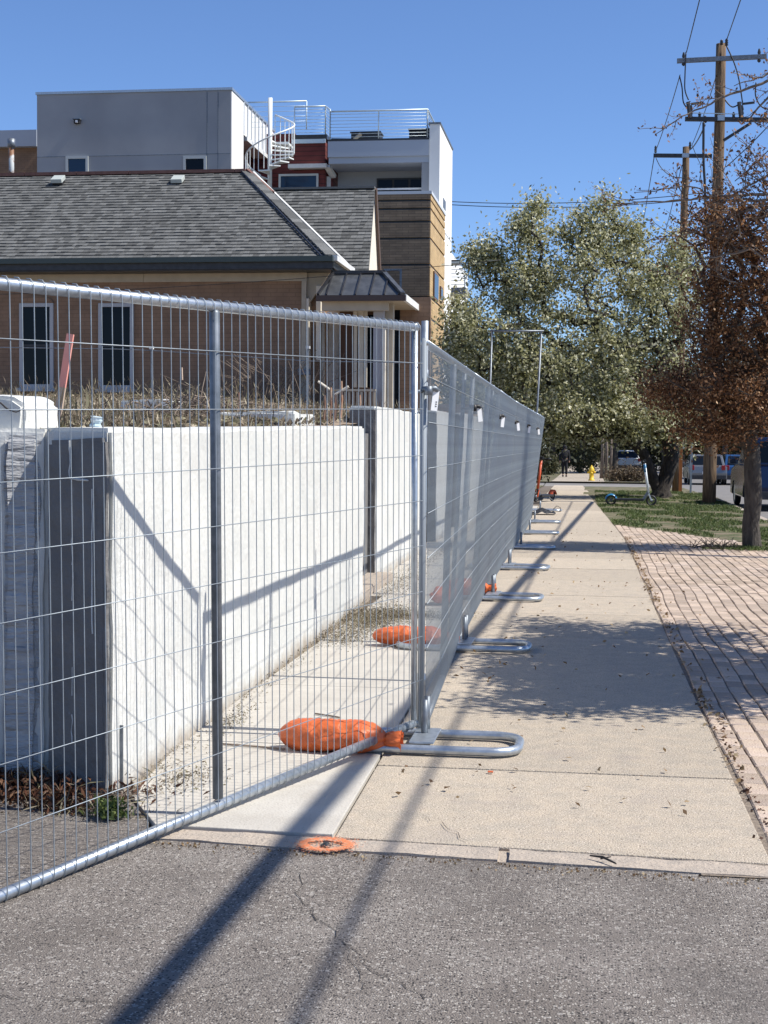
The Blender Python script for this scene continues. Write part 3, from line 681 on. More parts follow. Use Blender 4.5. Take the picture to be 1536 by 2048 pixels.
# clamps with white tags
tx = ['white tag hanging by the black clamp on the corner post', 'white tag on the second street-side post', 'white tag on the third street-side post', 'white tag on the fourth street-side post', 'white tag on the fifth street-side post', 'small white tag near the far end of the fence', 'white tag at the last post']
m_tag = mat('white_tag', (.85, .85, .85), rough=.6)
for i in range(6):
    p = PB[i]; x = p.x+LN[i]*.85+.03; z = 1.76
    t_ = thing('hanging_card', tx[i], 'tag', (x, p.y, z), group='white tags hanging on the fence')
    b = MB(); b.tube([(x-.035, p.y-.03, z+.01), (x+.03, p.y-.035, z+.015), (x+.045, p.y+.01, z)], .014, n=8); b.tube([(x-.10, p.y-.035, z-.005), (x-.03, p.y-.035, z+.0)], .010, n=6); b.tube([(x-.0, p.y-.045, z-.02), (x, p.y-.045, z+.025)], .02, n=8)
    b.obj('clamp', m_black if i else m_galvd, t_, smooth=True)
    Mx = Matrix.Translation((x+.035, p.y-.02, z)) @ Matrix.Rotation(.5, 4, 'Z') @ Matrix.Rotation(.12*(-1)**i, 4, 'Y') @ Matrix.Scale(.78, 4)
    MB().box(-.022, .022, -.0015, .0015, -.125, .005, Mx).obj('card', m_tag, t_)
    if i == 0:
        b = MB()
        for k in range(3): b.box(.004, .014, -.003, -.0017, -.07-k*.014, -.064-k*.014, Mx)
        b.obj('print', m_crack, t_)

# ------------------------------------------------------------------ sandbags
def sandbag(label, loc, rz, ln=.5, wd=.19, ht=.17, seed=1, ruffle=True):
    r = thing('sandbag', label, 'sandbag', (0, 0, 0), 'orange sandbags on the fence feet'); nu, nv = 60, 40; vs = []; fs = []
    for i in range(nu+1):
        u = i/nu; x = (u-.5)*ln
        pr = max(.02, math.sin(math.pi*min(1, u/.34)/2)**.6 if u < .34 else (1 if u < .70 else max(.16, math.cos(math.pi/2*(u-.70)/.34)**.75)))
        for j in range(nv):
            a = 2*math.pi*j/nv; y = math.cos(a)*wd/2*pr; z = math.sin(a)*ht/2*(pr**.8)
            z = z*(.82 if z < 0 else 1.0)
            q = V(x, y, z); nz = noise.noise(V(x*9+seed, a*1.2, 0))*.010+abs(noise.noise(V(x*16+seed*3, a*1.5+x*12, 1)))*.008+noise.noise(V(x*6+a*1.7, seed, 4))*.016+abs(noise.noise(V(x*60+seed, a*3+x*40, 7)))*.004
            dr = V(0, math.cos(a), math.sin(a)); q += dr*nz*(.4+pr)
            vs.append(q)
    zmin = -ht/2*.80
    vs = [V(q.x, q.y, max(q.z, zmin)-zmin) for q in vs]
    fs = [(i*nv+j, i*nv+(j+1) % nv, (i+1)*nv+(j+1) % nv, (i+1)*nv+j) for i in range(nu) for j in range(nv)]+[tuple(range(nv-1, -1, -1)), tuple(nu*nv+j for j in range(nv))]
    MB().add(vs, fs).obj('sack', m_orange, r, smooth=True)
    if ruffle:
        b = MB(); n = 22; vs = []
        for i in range(6):
            for j in range(n):
                a = 2*math.pi*j/n; rr = (.018+.032*(i/5)**.8)*(1+.28*math.sin(a*5+i))*(1 if i < 5 else .9)
                vs.append(V(ln/2-.03+i*.022, rr*math.cos(a), ht*.38+rr*math.sin(a)*.95))
        b.add(vs, [(i*n+j, i*n+(j+1) % n, (i+1)*n+(j+1) % n, (i+1)*n+j) for i in range(5) for j in range(n)]); b.obj('tied_neck', m_orange, r, smooth=True)
        MB().tube([(ln/2-.032, .024*math.cos(a), ht*.38+.024*math.sin(a)) for a in [k*.7 for k in range(9)]], .004, n=5, closed=True).obj('tie', m_white, r)
    r.location = loc; r.rotation_euler.z = rz; return r
p = G(672, 1522)
sandbag('nearest orange sandbag, with tied ruffled neck against the corner post', (-1.225, 6.98, .016), -.05, ln=.53, ht=.165, seed=2)
sandbag('second orange sandbag lying behind the corner post at the wall foot', (-1.30, 10.72, .03), .08, ln=.56, ht=.14, seed=5)
sandbag('third orange sandbag seen through the fence mesh', (-1.20, 14.25, .03), .3, ln=.45, ht=.18, seed=8)
sandbag('fourth orange sandbag on the next fence foot behind the mesh', (-1.33, 13.6, .03), 1.2, ln=.42, ht=.16, seed=9, ruffle=False)
sandbag('farthest orange sandbag, upright lump behind the mesh', (-1.26, 17.5, .03), 1.3, ln=.42, ht=.20, seed=12, ruffle=False)
t_ = thing('empty_bag', 'crumpled black bag lying across the walk by the farthest fence foot', 'bag', tuple(G(1090, 1030)))
q = G(1085, 1030); b = MB(); vs = []
for i in range(13):
    for j in range(7):
        u = (i/12-.5); v_ = j/6-.5; vs.append((q.x+u*.55, q.y+v_*.5, .02+max(0, .14*(1-abs(u)*2.0)*(1-abs(v_)*1.8))+abs(noise.noise(V(u*9, v_*7, 2)))*.09))
b.add(vs, [(i*7+j, i*7+j+1, (i+1)*7+j+1, (i+1)*7+j) for i in range(12) for j in range(6)]); b.obj('sheet', m_black, t_)
b = MB(); b.tube([(q.x+.22, q.y, .12), (q.x+.3, q.y, .2), (q.x+.38, q.y, .16), (q.x+.37, q.y, .08)], .008, n=6); b.obj('strap', m_black, t_)

# tall pipe frame beyond the fence
t_ = thing('pipe_frame', 'tall thin rectangular steel pipe frame rising above the far end of the fence', 'pipe frame', (-2, 30, 0))
a = PY(984, 662, 30); c = PY(1083, 662, 30); f_ = V(a.x-.08, 30, 0); g_ = V(c.x-.16, 30, 0)
for p0, p1 in ((f_, a), (g_, c)): MB().tube([p0, p1], .02, n=8).obj('leg', m_galvd, t_, smooth=True)
MB().tube([a+V(-.04, 0, 0), c+V(.05, 0, 0)], .02, n=8).obj('top_bar', m_galvd, t_, smooth=True)
# thin wire fence in the yard
t_ = thing('wire_fence', 'thin wire yard fence with slim posts standing before the brown house', 'fence', (-7, 22, 0))
def yl(px, py): p = PY(px, py, 22.5); return p
MB().tube([yl(-60, 694), yl(230, 698), yl(303, 701), yl(616, 722), yl(836, 726)], .007, n=5).obj('top_wire', m_galvd, t_)
for px, py in ((303, 701), (616, 700), (-50, 694)):
    a = yl(px, py); MB().tube([(a.x, a.y, yz(a.x, a.y)-.05), (a.x, a.y, a.z+.05)], .013, n=6).obj('post', m_galvd, t_)
    MB().box(a.x-.03, a.x+.03, a.y-.03, a.y+.03, a.z+.02, a.z+.06).obj('insulator', m_trim, t_)

# ------------------------------------------------------------------ house
H = thing('brown_house', 'low brown painted brick house with grey shingle hip roof and tall white-framed windows', 'house', (-10, 28, 1.9))
Y0 = 28.0
zE = PY(330, 540, Y0).z; xR = PY(612, 700, Y0).x; zb = 1.7
MB().box(-21, xR, Y0, 36, zb, zE).obj('wall', m_brown, H)
zf0 = PY(330, 564, Y0-.03).z
MB().box(-21, PY(288, 550, Y0-.03).x-.004, Y0-.05, Y0-.002, zf0, zE+.1).obj('frieze_board', m_beige, H)
MB().box(PY(288, 550, Y0-.03).x+.004, xR+.02, Y0-.05, Y0-.002, zf0, zE+.1).obj('frieze_board', m_beige, H)
# corner pilaster, downspout
MB().box(PY(604, 700, Y0).x, PY(612, 700, Y0).x+.01, Y0-.08, Y0-.002, zb, zf0).obj('corner_board', m_beige, H)
MB().box(xR+.003, PY(640, 700, Y0).x, Y0+.15, 30.5, zb, zE).obj('corner_wall', m_brown, H)
MB().tube([PY(646, 630, Y0+.05), PY(646, 840, Y0+.05)], .035, n=8).obj('downspout', m_beige, H, smooth=True)
MB().box(PY(614, 700, Y0).x, PY(619, 700, Y0).x, Y0-.10, Y0+.14, zb, PY(614, 598, Y0).z).obj('corner_sun_strip', m_cream, H)  # corner trim in cream, its sunlight put into the colour
MB().box(PY(632, 700, Y0).x, PY(641, 700, Y0).x, Y0-.02, Y0+.14, PY(632, 720, Y0).z, PY(632, 572, Y0).z).obj('corner_sun_strip', m_cream, H)  # second corner strip, sunlight likewise painted in as cream
# windows
def window(parent, x0, x1, z0, z1, y, arch=False, fr=.07, fm=None, gm=None, mid=True, depth=.05, facing='y'):
    fm = fm or mat('muted_frame', (.42, .43, .44), rough=.6); gm = gm or m_glass; b = MB()
    b.box(x0, x0+fr, y-depth, y+.02, z0, z1); b.box(x1-fr, x1, y-depth, y+.02, z0, z1); b.box(x0+fr, x1-fr, y-depth, y+.02, z1-fr, z1); b.box(x0+fr, x1-fr, y-depth, y+.02, z0, z0+fr)
    wnd = b.obj('window', fm, parent)
    MB().box(x0+fr, x1-fr, y-.012, y-.004, z0+fr, z1-fr).obj('pane', gm, wnd)
    if mid: MB().box(x0+fr, x1-fr, y-depth+.012, y-.014, (z0+z1)/2-.02, (z0+z1)/2+.025).obj('sash_rail', m_darkm, wnd)
    MB().box(x0-.05, x1+.05, y-depth-.05, y-.0, z0-.07, z0-.003).obj('sill', fm, wnd)
    if arch:
        cx = (x0+x1)/2; n = 12; P = [V(cx+(x1-x0)/2*math.cos(math.pi*k/n), y-.045, z1+.004+.13*math.sin(math.pi*k/n)) for k in range(n+1)]
        MB().slab(P, (0, .04, 0)).obj('arched_head', m_brown, wnd)
    return wnd
for (xa, ya, xb_, yb_, ar) in ((40, 607, 108, 776, True), (198, 607, 268, 778, True), (-112, 607, -44, 776, True)):
    a = PY(xa, ya, Y0); c = PY(xb_, yb_, Y0); window(H, a.x, c.x, c.z, a.z, Y0, ar)
# roof planes
YE, YR = 27.45, 32.0
e_l = PY(-250, 517, YE); e_r = PY(662, 519, YE); r_l = PY(-250, 345, YR); r_r = PY(492, 345, YR)
zE2 = (e_l.z+e_r.z)/2; e_l.z = e_r.z = zE2; zR = r_r.z; r_l.z = zR
bk = PX(700, 546, e_r.x+.02); bk.z = zE2
roof = MB().slab([e_l, e_r, r_r, r_l], (0, .02, -.05)).obj('roof', m_shing, H)
MB().slab([e_r, V(e_r.x, 36, zE2), V(r_r.x, 36, zR), r_r], (-.03, 0, -.05)).obj('roof_slope', m_shing, H)
def shingles(name, P00, P10, P01, P11, rows, wid, parent, seed, n_parts):
    rd = random.Random(seed); lst = []
    nrm = (P10-P00).cross(P01-P00).normalized(); up_ = (P01-P00).normalized()
    if nrm.z < 0: nrm = -nrm
    for r in range(rows):
        f0, f1 = r/rows, (r+1)/rows; A0 = P00.lerp(P01, f0); A1 = P10.lerp(P11, f0); B0 = P00.lerp(P01, f1); B1 = P10.lerp(P11, f1); Lr = (A1-A0).length
        x = -rd.uniform(0, wid)
        while x < Lr:
            w_ = wid*rd.uniform(.6, 1.5); a = max(0, x)/Lr; c = min(Lr, x+w_-.006)/Lr; x += w_
            if c-a < .001: continue
            h = .018+rd.random()*.014; Lb = (B1-B0).length
            ax = a*Lr; cx = c*Lr; d0 = (A1-A0).normalized(); off = (A0-B0).dot(d0)
            tb = lambda s: B0+d0*min(max(s+off, 0), Lb)
            q = [A0+d0*ax+nrm*h-up_*.012, A0+d0*cx+nrm*h-up_*.012, tb(cx)+nrm*.006, tb(ax)+nrm*.006, A0+d0*ax-up_*.012, A0+d0*cx-up_*.012]
            lst.append((f0, q))
    rest = MB()
    for k, (_, q) in enumerate(lst):
        fs = [(0, 1, 2, 3), (4, 5, 1, 0), (4, 0, 3), (1, 5, 2)]
        if k < n_parts and n_parts: MB().add(q, fs).obj('shingle', m_shing, parent)
        else: rest.add(q, fs)
    o = rest.obj('shingle_field', m_shing, parent); o['kind'] = 'stuff'
shingles('s', e_l, e_r, r_l, r_r, 30, .12, roof, 3, 290)
# gutter, fascia, soffit
MB().bar(e_l+V(0, -.06, -.04), e_r+V(.05, -.06, -.04), .11, .10).obj('gutter', mat('green_gutter', (.045, .06, .055), rough=.4), H)
MB().bar(e_l+V(0, -.01, -.15), e_r+V(.03, -.01, -.15), .03, .12).obj('fascia', m_darkm, H)
MB().box(e_l.x, e_r.x, YE+.01, Y0+.05, zE2-.23, zE2-.20).obj('soffit', m_darkm, H)
MB().bar(e_r+V(.07, 0, -.02), V(e_r.x+.07, bk.y, zE2-.02), .10, .10).obj('gutter', m_trim, H)
MB().bar(e_r+V(.03, 0, -.13), V(e_r.x+.03, 31, zE2-.13), .03, .14).obj('fascia', m_darkm, H)
MB().box(xR, e_r.x, Y0+.05, 31, zE2-.23, zE2-.20).obj('soffit', m_darkm, H)
for a, c in ((PY(613, 560, Y0+.02), PY(640, 540, Y0+.02)),): MB().slab([a, V(a.x, a.y, a.z-.45), V(a.x+.06, a.y, a.z-.45), V(c.x+.25, c.y, c.z+.05), V(a.x, a.y, c.z+.05)], (0, .08, 0)).obj('eave_bracket', m_beige, H)
m_rcap = mat('red_ridge_cap', (.19, .095, .075), (.14, .07, .055), scale=8, rough=.8)
b = MB(); xx = r_l.x
while xx < r_r.x:
    b.bar((xx, YR, zR+.03), (min(xx+1.19, r_r.x), YR, zR+.03), .20, .07); xx += 1.2
b.obj('ridge_cap', m_rcap, H)
hip = MB(); n = 26
for k in range(n):
    a = r_r.lerp(e_r, k/n); c = r_r.lerp(e_r, (k+1)/n-.004); hip.bar(a+V(0, 0, .035), c+V(0, 0, .022), .22, .03)
hip.obj('hip_cap', m_shing, H)
MB().tube([r_r+V(-.1, -.05, .03), e_r+V(-.16, -.1, .0)], .02, n=6).obj('hip_edge', m_darkm, H)
MB().bar(r_r+V(.1, .25, .03), bk+V(.0, .1, .03), .05, .08).obj('hip_lit_strip', m_trim, H)  # white bar stands in for the sunlit strip beside the hip
MB().bar(r_r+V(.03, 0, .06), r_r.lerp(bk, .25)+V(.03, .1, .08), .09, .05).obj('hip_ridge_cap', m_rcap, H)
# rear roof with gable end
YB, YT = 31.0, 35.0
t0 = PY(545, 381, YT); t1 = PY(750, 378, YT); b0 = PY(560, 546, YB); b1 = PY(737, 546, YB); t0.z = t1.z; b0.z = b1.z; t0.x = b0.x = -8.4
roof2 = MB().slab([b0, b1, t1, t0], (0, .02, -.05)).obj('rear_roof', m_shing, H); shingles('s2', b0, b1, t0, t1, 26, .15, roof2, 8, 0)
MB().slab([V(b1.x-.03, YB+.2, b1.z-.1), V(t1.x-.03, YT, t1.z-.08), V(t1.x-.03, YT+.95, b1.z-.1)], (-.1, 0, 0)).obj('gable_wall', m_cream, H)
MB().box(-8, b1.x-.05, YB+.25, YT+1, 1.8, b1.z-.1).obj('rear_wall', m_brown, H)
MB().bar(t1+V(.02, .0, .0), V(t1.x+.02, YT+1.1, b1.z-.1), .05, .16).obj('rake_board', mat('brown_board', (.10, .065, .05), rough=.7), H)
MB().bar(t0+V(.3, 0, .03), t1+V(0, 0, .03), .2, .05).obj('rear_ridge_cap', m_shing, H)
# vents
for px, lb in ((118, 'l'), (357, 'r')):
    c = PY(px, 368, 31.45); t_ = MB(); M_ = Matrix.Translation(V(c.x, c.y-.02, c.z+.02)) @ Matrix.Rotation(.50, 4, 'X')
    t_.box(-.125, .125, -.14, .14, .04, .13, M_); vt = t_.obj('roof_vent', mat('pale_vent', (.42, .45, .42), rough=.6), roof, bevel=.01)
    MB().box(-.11, .11, -.10, .10, -.05, .04, M_).obj('vent_throat', m_black, roof)
c = PY(23, 345, 33)
MB().tube([(c.x, 33, zR-.3), (c.x, 33, PY(23, 290, 33).z)], .06, n=12).obj('flue_pipe', mat('rusty_flue', (.45, .47, .47), (.22, .11, .06), scale=6, rough=.6, thr=(.5, .6)), H, smooth=True)
MB().tube([(c.x, 33, PY(23, 296, 33).z), (c.x, 33, PY(23, 278, 33).z)], .09, n=12).obj('flue_cap', m_galvd, H, smooth=True)
# porch with standing-seam canopy
YP = 27.0
cb0 = PY(636, 590, YP); cb1 = PY(806, 592, YP); ct0 = PY(668, 547, YP+.7); ct1 = PY(766, 546, YP+.7); cbk = PY(829, 609, YP+1.5)
zc = (cb0.z+cb1.z)/2; cb0.z = cb1.z = zc; zt_ = (ct0.z+ct1.z)/2; ct0.z = ct1.z = zt_
can = MB().slab([cb0, cb1, ct1, ct0], (0, .01, -.03)).obj('canopy', m_seam, H)
rb = V(cb1.x+.02, YP+2.2, zc); rt = V(ct1.x, YP+2.2, zt_)
MB().slab([cb1, rb, rt, ct1], (-.02, 0, -.03)).obj('canopy_side', m_seam, H)
for k in range(6):
    f0 = (k+.6)/5.9; a = cb0.lerp(cb1, f0); x = a.x; top_ = V(min(max(x, ct0.x), ct1.x), ct0.y, zt_)
    if x < ct0.x: f = (x-cb0.x)/(ct0.x-cb0.x); top_ = cb0.lerp(ct0, f); top_.x = x
    if x > ct1.x: f = (cb1.x-x)/(cb1.x-ct1.x); top_ = cb1.lerp(ct1, f); top_.x = x
    MB().bar(a+V(0, 0, .01), top_+V(0, 0, .01), .022, .05).obj('seam', m_darkm, can)
MB().bar(ct0+V(-.05, 0, .02), ct1+V(.05, 0, .02), .1, .06).obj('canopy_cap', m_darkm, H)
MB().bar(cb1+V(0, 0, .03), ct1+V(0, 0, .03), .09, .05).obj('canopy_hip_cap', m_seam, H)
MB().bar(cb0+V(0, 0, .02), ct0+V(0, 0, .03), .05, .05).obj('canopy_hip_cap', m_darkm, H)
MB().box(cb0.x-.03, cb1.x+.05, YP-.04, YP+.02, zc-.10, zc+.005).obj('canopy_fascia', mat('brown_fascia', (.06, .04, .035), rough=.5), H)
MB().box(cb1.x+.0, cb1.x+.06, YP+.03, YP+2.2, zc-.10, zc+.02).obj('canopy_fascia', m_trim, H)
MB().box(cb0.x+.02, cb1.x-.02, YP+.03, YP+2.2, zc-.09, zc-.05).obj('canopy_soffit', m_beige, H)
YW = 28.6
def pb(name, x0, x1, y0, y1, Y, m, d=.06, par=H): a = PY(x0, y0, Y); c = PY(x1, y1, Y); return MB().box(a.x, c.x, Y-d, Y, c.z, a.z).obj(name, m, par)
pb('porch_beam', 646, 778, 597, 622, YP+.25, m_beige, .12)
pb('porch_wall', 640, 860, 596, 850, YW+.5, m_brown, .1)
pb('door_surround', 656, 760, 612, 835, YW+.38, m_trim, .08)
pb('door', 680, 752, 624, 830, YW+.28, mat('brown_door', (.10, .05, .03), rough=.5), .05)
pb('door_glass', 733, 748, 630, 775, YW+.22, m_glass, .01)
for x0, x1 in ((709, 714), (718, 727), (729, 734)): pb('door_sun_strip', x0, x1, 622, 775, YW-.2, m_cream, .05)  # cream strips stand in for sunlight falling on the door
pb('door_sun_patch', 707, 735, 622, 640, YW-.19, m_cream, .03)  # cream patch stands in for sunlight at the door head
pb('porch_column', 750, 768, 604, 850, YP+.5, mat('grey_column', (.40, .40, .42), rough=.7), .18)
pb('porch_column', 770, 787, 604, 850, YP+.75, m_beige, .2)
pb('column_sun_strip', 767, 770.5, 640, 840, YP+.32, m_cream, .1)  # sunlit edge of the column painted as a cream strip
pb('porch_window', 790, 798, 615, 850, YW+.38, m_glass, .01)
pr = pb('porch_rail', 654, 752, 778, 783, YP+.2, m_beige, .06)
for k in range(12): pb('baluster', 656+k*8.2, 660+k*8.2, 784, 838, YP+.2, m_beige, .05, pr)
pb('porch_floor', 640, 800, 838, 856, YP+.3, m_beige, .3)
pb('mailbox', 598, 622, 738, 750, Y0-.12, m_galvd, .12)

# ------------------------------------------------------------------ modern building
A_ = thing('apartment_house', 'modern white, grey and ochre apartment house with roof deck and outside spiral stair', 'apartment building', (-10, 50, 0))
XS = -5.20
YF = PX(880, 248, XS).y; zT = PX(880, 248, XS).z; YBk = PX(905, 300, XS).y
MB().box(XS-.35, XS, YF, YBk, 0, zT).obj('end_wall', m_whst, A_)
MB().box(XS-.38, XS+.03, YF-.03, YBk+.03, zT+.002, zT+.06).obj('parapet_cap', m_galvd, A_)
MB().box(XS-.01, XS+.004, YF, YBk, PX(892, 470, XS).z, PX(892, 470, XS).z+.03).obj('reveal_joint', m_galvd, A_)
a = PX(884, 300, XS)
for (x0, y0, x1, y1) in ((886, 395, 891, 422), ):
    p0 = PX(x0, y0, XS); p1 = PX(x1, y1, XS); MB().box(XS, XS+.01, p0.y, p1.y, p1.z, p0.z).obj('side_window', m_galvd, A_)
# brick bay
YBf = PX(860, 388, XS).y; zBt = PX(860, 388, XS).z; xBl = PY(752, 600, YBf).x; YBb = PX(888, 500, XS).y
courses = [388, 403, 420, 446, 480, 533, 598, 640, 690, 760, 900]
zs = [PX(860, y, XS).z for y in courses]; zs[-1] = 0
MB().box(xBl+.05, XS, YBf+.05, YBb-.02, 0, zBt-.04).obj('bay_core', m_darkm, A_)
for k in range(len(zs)-1): MB().box(xBl, XS+.03, YBf, YBb, zs[k+1]+(.07 if k < len(zs)-2 else 0), zs[k]).obj('brick_band', m_ochre, A_); MB().box(xBl-.01, XS+.01, YBf-.03, YBf-.002, zs[k+1]+(.07 if k < len(zs)-2 else 0), zs[k]).obj('brick_band', m_dochre, A_)
MB().box(xBl-.03, XS+.06, YBf-.03, YBb, zs[0]+.003, zs[0]+.10).obj('bay_coping', mat('pale_coping', (.6, .62, .64), rough=.4), A_)
for (x0, y0, x1, y1) in ((866, 545, 874, 603), (879, 575, 883, 608)):
    p0 = PX(x0, y0, XS+.03); p1 = PX(x1, y1, XS+.03); z0_, z1_ = PX(x0, y1-6, XS+.03).z, PX(x0, y0-3, XS+.03).z
    fr_ = MB(); fr_.box(XS+.031, XS+.08, p0.y, p1.y, z0_, z1_); o = fr_.obj('window', mat('bronze_frame', (.16, .09, .05), rough=.5), A_)
    MB().box(XS+.081, XS+.086, p0.y+.06, p1.y-.06, z0_+.06, z1_-.06).obj('pane', m_glass, o)
p0 = PY(768, 538, YBf); p1 = PY(803, 660, YBf); window(A_, p0.x, p1.x, p1.z, p0.z, YBf-.003, fm=m_galvd, mid=True, depth=.04)
p0 = PY(784, 600, YBf); 
# deck level
zD0 = PY(780, 325, YF).z; zD1 = PY(780, 283, YF).z; xDl = PY(657, 300, YF).x
MB().box(xDl, XS-.36, YF+.05, YBk, zD0, zD1).obj('deck_slab', mat('slab_grey', (.36, .40, .46), rough=.6), A_)
MB().box(xDl-.02, XS-.36, YF-.02, YF+.045, zD0+.3*(zD1-zD0), zD1+.04).obj('deck_fascia', mat('slab_grey', (0, 0, 0)), A_)
MB().box(xDl-.02, XS-.36, YF-.03, YF+.04, zD1+.045, zD1+.10).obj('deck_edge', m_darkm, A_)
MB().box(xDl+.05, XS-.36, YF+1.6, YF+1.8, 6, zD0-.003).obj('recess_wall', m_greyst, A_)
MB().box(XS-.36-.25, XS-.353, YF+.06, YF+1.6, 6, zD0-.004).obj('recess_return', m_greyst, A_)
p0 = PY(754, 357, YF+1.55); p1 = PY(850, 400, YF+1.55)
MB().box(p0.x, p1.x, YF+1.52, YF+1.598, p1.z-1.4, p0.z).obj('glass_doors', m_black, A_)
for k in range(3):
    x = p0.x+(p1.x-p0.x)*(k+.02)/3; MB().box(x+.04, x+(p1.x-p0.x)/3-.04, YF+1.50, YF+1.515, p1.z-.2, p0.z-.06).obj('pane', m_glass, A_)
MB().box(xDl+.2, XS-.4, YF+.3, YF+.34, zD0-.86, zD0-.80).obj('sun_shade_rail', m_trim, A_)
MB().box(-9.4, XS-.36, YF-.5, YF+1.6, zs[0]-.45, zs[0]-.25).obj('balcony_floor', m_greyst, A_)
# red stair tower
YRd = 50.6
pr0 = PY(586, 280, YRd); pr1 = PY(650, 400, YRd)
MB().box(pr0.x, pr1.x, YRd, YRd+4, 5.5, pr0.z).obj('red_wall', m_red, A_)
MB().box(pr1.x+.004, PY(662, 300, YRd).x, YRd+.35, YRd+4, 5.5, pr0.z-.02).obj('red_wall', m_red, A_)
MB().box(pr0.x-.05, pr1.x+.06, YRd-.05, YRd+4, pr0.z+.003, pr0.z+.16).obj('tower_coping', m_darkm, A_)
MB().box(pr0.x-.02, pr1.x+.02, YRd-.10, YRd-.055, pr0.z-.14, pr0.z+.0).obj('tower_fascia', m_lrail, A_)
q0 = PY(576, 328, YRd-.3); MB().box(q0.x, pr1.x+.1, YRd-.3, YRd-.01, q0.z-.14, q0.z+.0).obj('canopy_band', m_trim, A_)
MB().bar((pr1.x+.1, YRd-.15, q0.z-.07), (PY(668, 352, YRd+.4).x, YRd+.3, q0.z-.35), .2, .12).obj('canopy_band', m_trim, A_)
MB().box(PY(565, 340, 50.9).x, pr0.x-.003, 50.9, 54, 5.5, q0.z-.15).obj('red_wall', m_red, A_)
MB().box(pr0.x+.0, pr1.x-.04, YRd-.02, YRd-.002, 5.5, q0.z-.2).obj('lower_panel', m_red, A_)
a = PY(557, 348, YRd-.1); c = PY(636, 402, YRd-.1); window(A_, a.x, c.x, c.z-.3, a.z, YRd-.03, fm=mat('grey_frame', (.5, .52, .5), rough=.6), gm=m_blueglass, mid=False)
a = PY(652, 352, YRd+.2); c = PY(660, 400, YRd+.2); MB().box(a.x, c.x, YRd+.28, YRd+.345, c.z, a.z).obj('window', m_trim, A_)
# grey upper block
YG = 50.0; zG = PY(270, 185, YG).z
gl = PY(74, 250, YG).x; gr = PY(462, 250, YG).x; y1g = PX(486, 250, gr).y; y2g = PX(537, 255, gr).y
MB().box(gl, gr, YG, y1g, 5.5, zG).obj('grey_block', m_greyst, A_)
MB().box(gr+.001, gr+.02, YG+.02, y1g, 5.5, zG-.01).obj('white_side', m_whst, A_)
zs1 = PY(500, 262, y1g).z
MB().box(gl, gr, y1g+.01, y2g+1, zs1-.1, zG).obj('upper_parapet', m_whst, A_)
for k in range(7):
    y = y1g+(y2g-y1g)*k/7; MB().box(gr, gr+.05, y, y+.05, zs1-.1, zG).obj('parapet_rib', mat('rib_grey', (.6, .62, .64), rough=.6), A_)
MB().box(gr-.5, gr+.06, y1g+.4, y2g+1, zs1-.25, zs1-.104).obj('soffit_band', m_trim, A_)
MB().box(gl-.04, gr+.05, YG-.04, y2g+1, zG+.003, zG+.09).obj('parapet_cap', m_galv, A_)
MB().box(gr-1.2, gr-.6, y1g+.3, y2g+1.5, 5, zs1-.26).obj('red_wall', m_red, A_)
MB().box(gr-.6, PY(590, 300, 55.5).x, 55.5, 57, 5, PY(540, 268, 55.5).z).obj('rear_wall', m_red, A_)
for px in (436, 414): x = PY(px, 250, YG).x; MB().box(x-.012, x+.012, YG-.012, YG-.001, 6, zG-.03).obj('panel_joint', m_galvd, A_)
zj = PY(250, 311, YG).z; MB().box(gl+.01, gr-.01, YG-.012, YG-.001, zj-.012, zj+.012).obj('panel_joint', m_galvd, A_)
for x0, x1, gm in ((132, 177, m_blueglass), (367, 413, m_glass)):
    a = PY(x0, 313, YG); c = PY(x1, 360, YG); window(A_, a.x, c.x, c.z, a.z, YG-.003, fr=.09, fm=mat('grey_frame', (0, 0, 0)), gm=gm, mid=False, depth=.05)
a = PY(154, 243, YG-.1); MB().box(a.x-.10, a.x+.10, YG-.16, YG, a.z-.07, a.z+.06).obj('wall_lamp', m_black, A_, bevel=.01)
MB().box(a.x-.13, a.x+.13, YG-.2, YG-.002, a.z+.063, a.z+.10).obj('lamp_hood', m_galvd, A_)
MB().box(a.x-.03, a.x+.05, YG-.19, YG-.163, a.z-.05, a.z+.03).obj('lamp_lens', m_tag, A_)
# left lower wing
YL = 53.; a = PY(-200, 265, YL); c = PY(73, 292, YL)
MB().box(a.x, c.x, YL, YL+5, c.z, a.z).obj('wing_fascia', mat('slab_grey', (0, 0, 0)), A_)
MB().box(a.x, c.x, YL+.3, YL+5, 5, c.z-.003).obj('wing_wall', m_brown, A_)
# railings
def railing(p0, p1, h, posts, bars=8, end=True):
    p0 = Vector(p0); p1 = Vector(p1); r = MB().tube([p0+V(0, 0, h), p1+V(0, 0, h)], .028, n=8).obj('roof_railing', m_lrail, A_, smooth=True)
    for k in range(posts+1): q = p0.lerp(p1, k/posts); MB().tube([q, q+V(0, 0, h)], .022, n=6).obj('rail_post', m_lrail, r, smooth=True)
    for k in range(bars): z = h*(k+.7)/(bars+.6); MB().tube([p0+V(0, 0, z), p1+V(0, 0, z)], .009, n=5).obj('rail_bar', m_lrail, r, smooth=True)
zr0 = zD1+.1; hR = PY(760, 221, YF).z-zr0
railing((xDl+.05, YF, zr0), (XS-.42, YF, zr0), hR, 2); railing((XS-.42, YF, zr0), (XS-.42, YBk-.2, zr0), hR, 2)
railing((pr0.x+.05, YRd, pr0.z+.16), (pr1.x, YRd, pr0.z+.16), PY(620, 213, YRd).z-pr0.z-.16, 1)
railing((pr1.x, YRd, pr0.z+.16), (xDl+.05, YF, zr0+.02), hR+.03, 1)
railing((PY(490, 300, 53).x, 53, PY(490, 262, 53).z), (pr0.x, 53, PY(490, 262, 53).z), PY(520, 205, 53).z-PY(520, 262, 53).z, 1, bars=5)
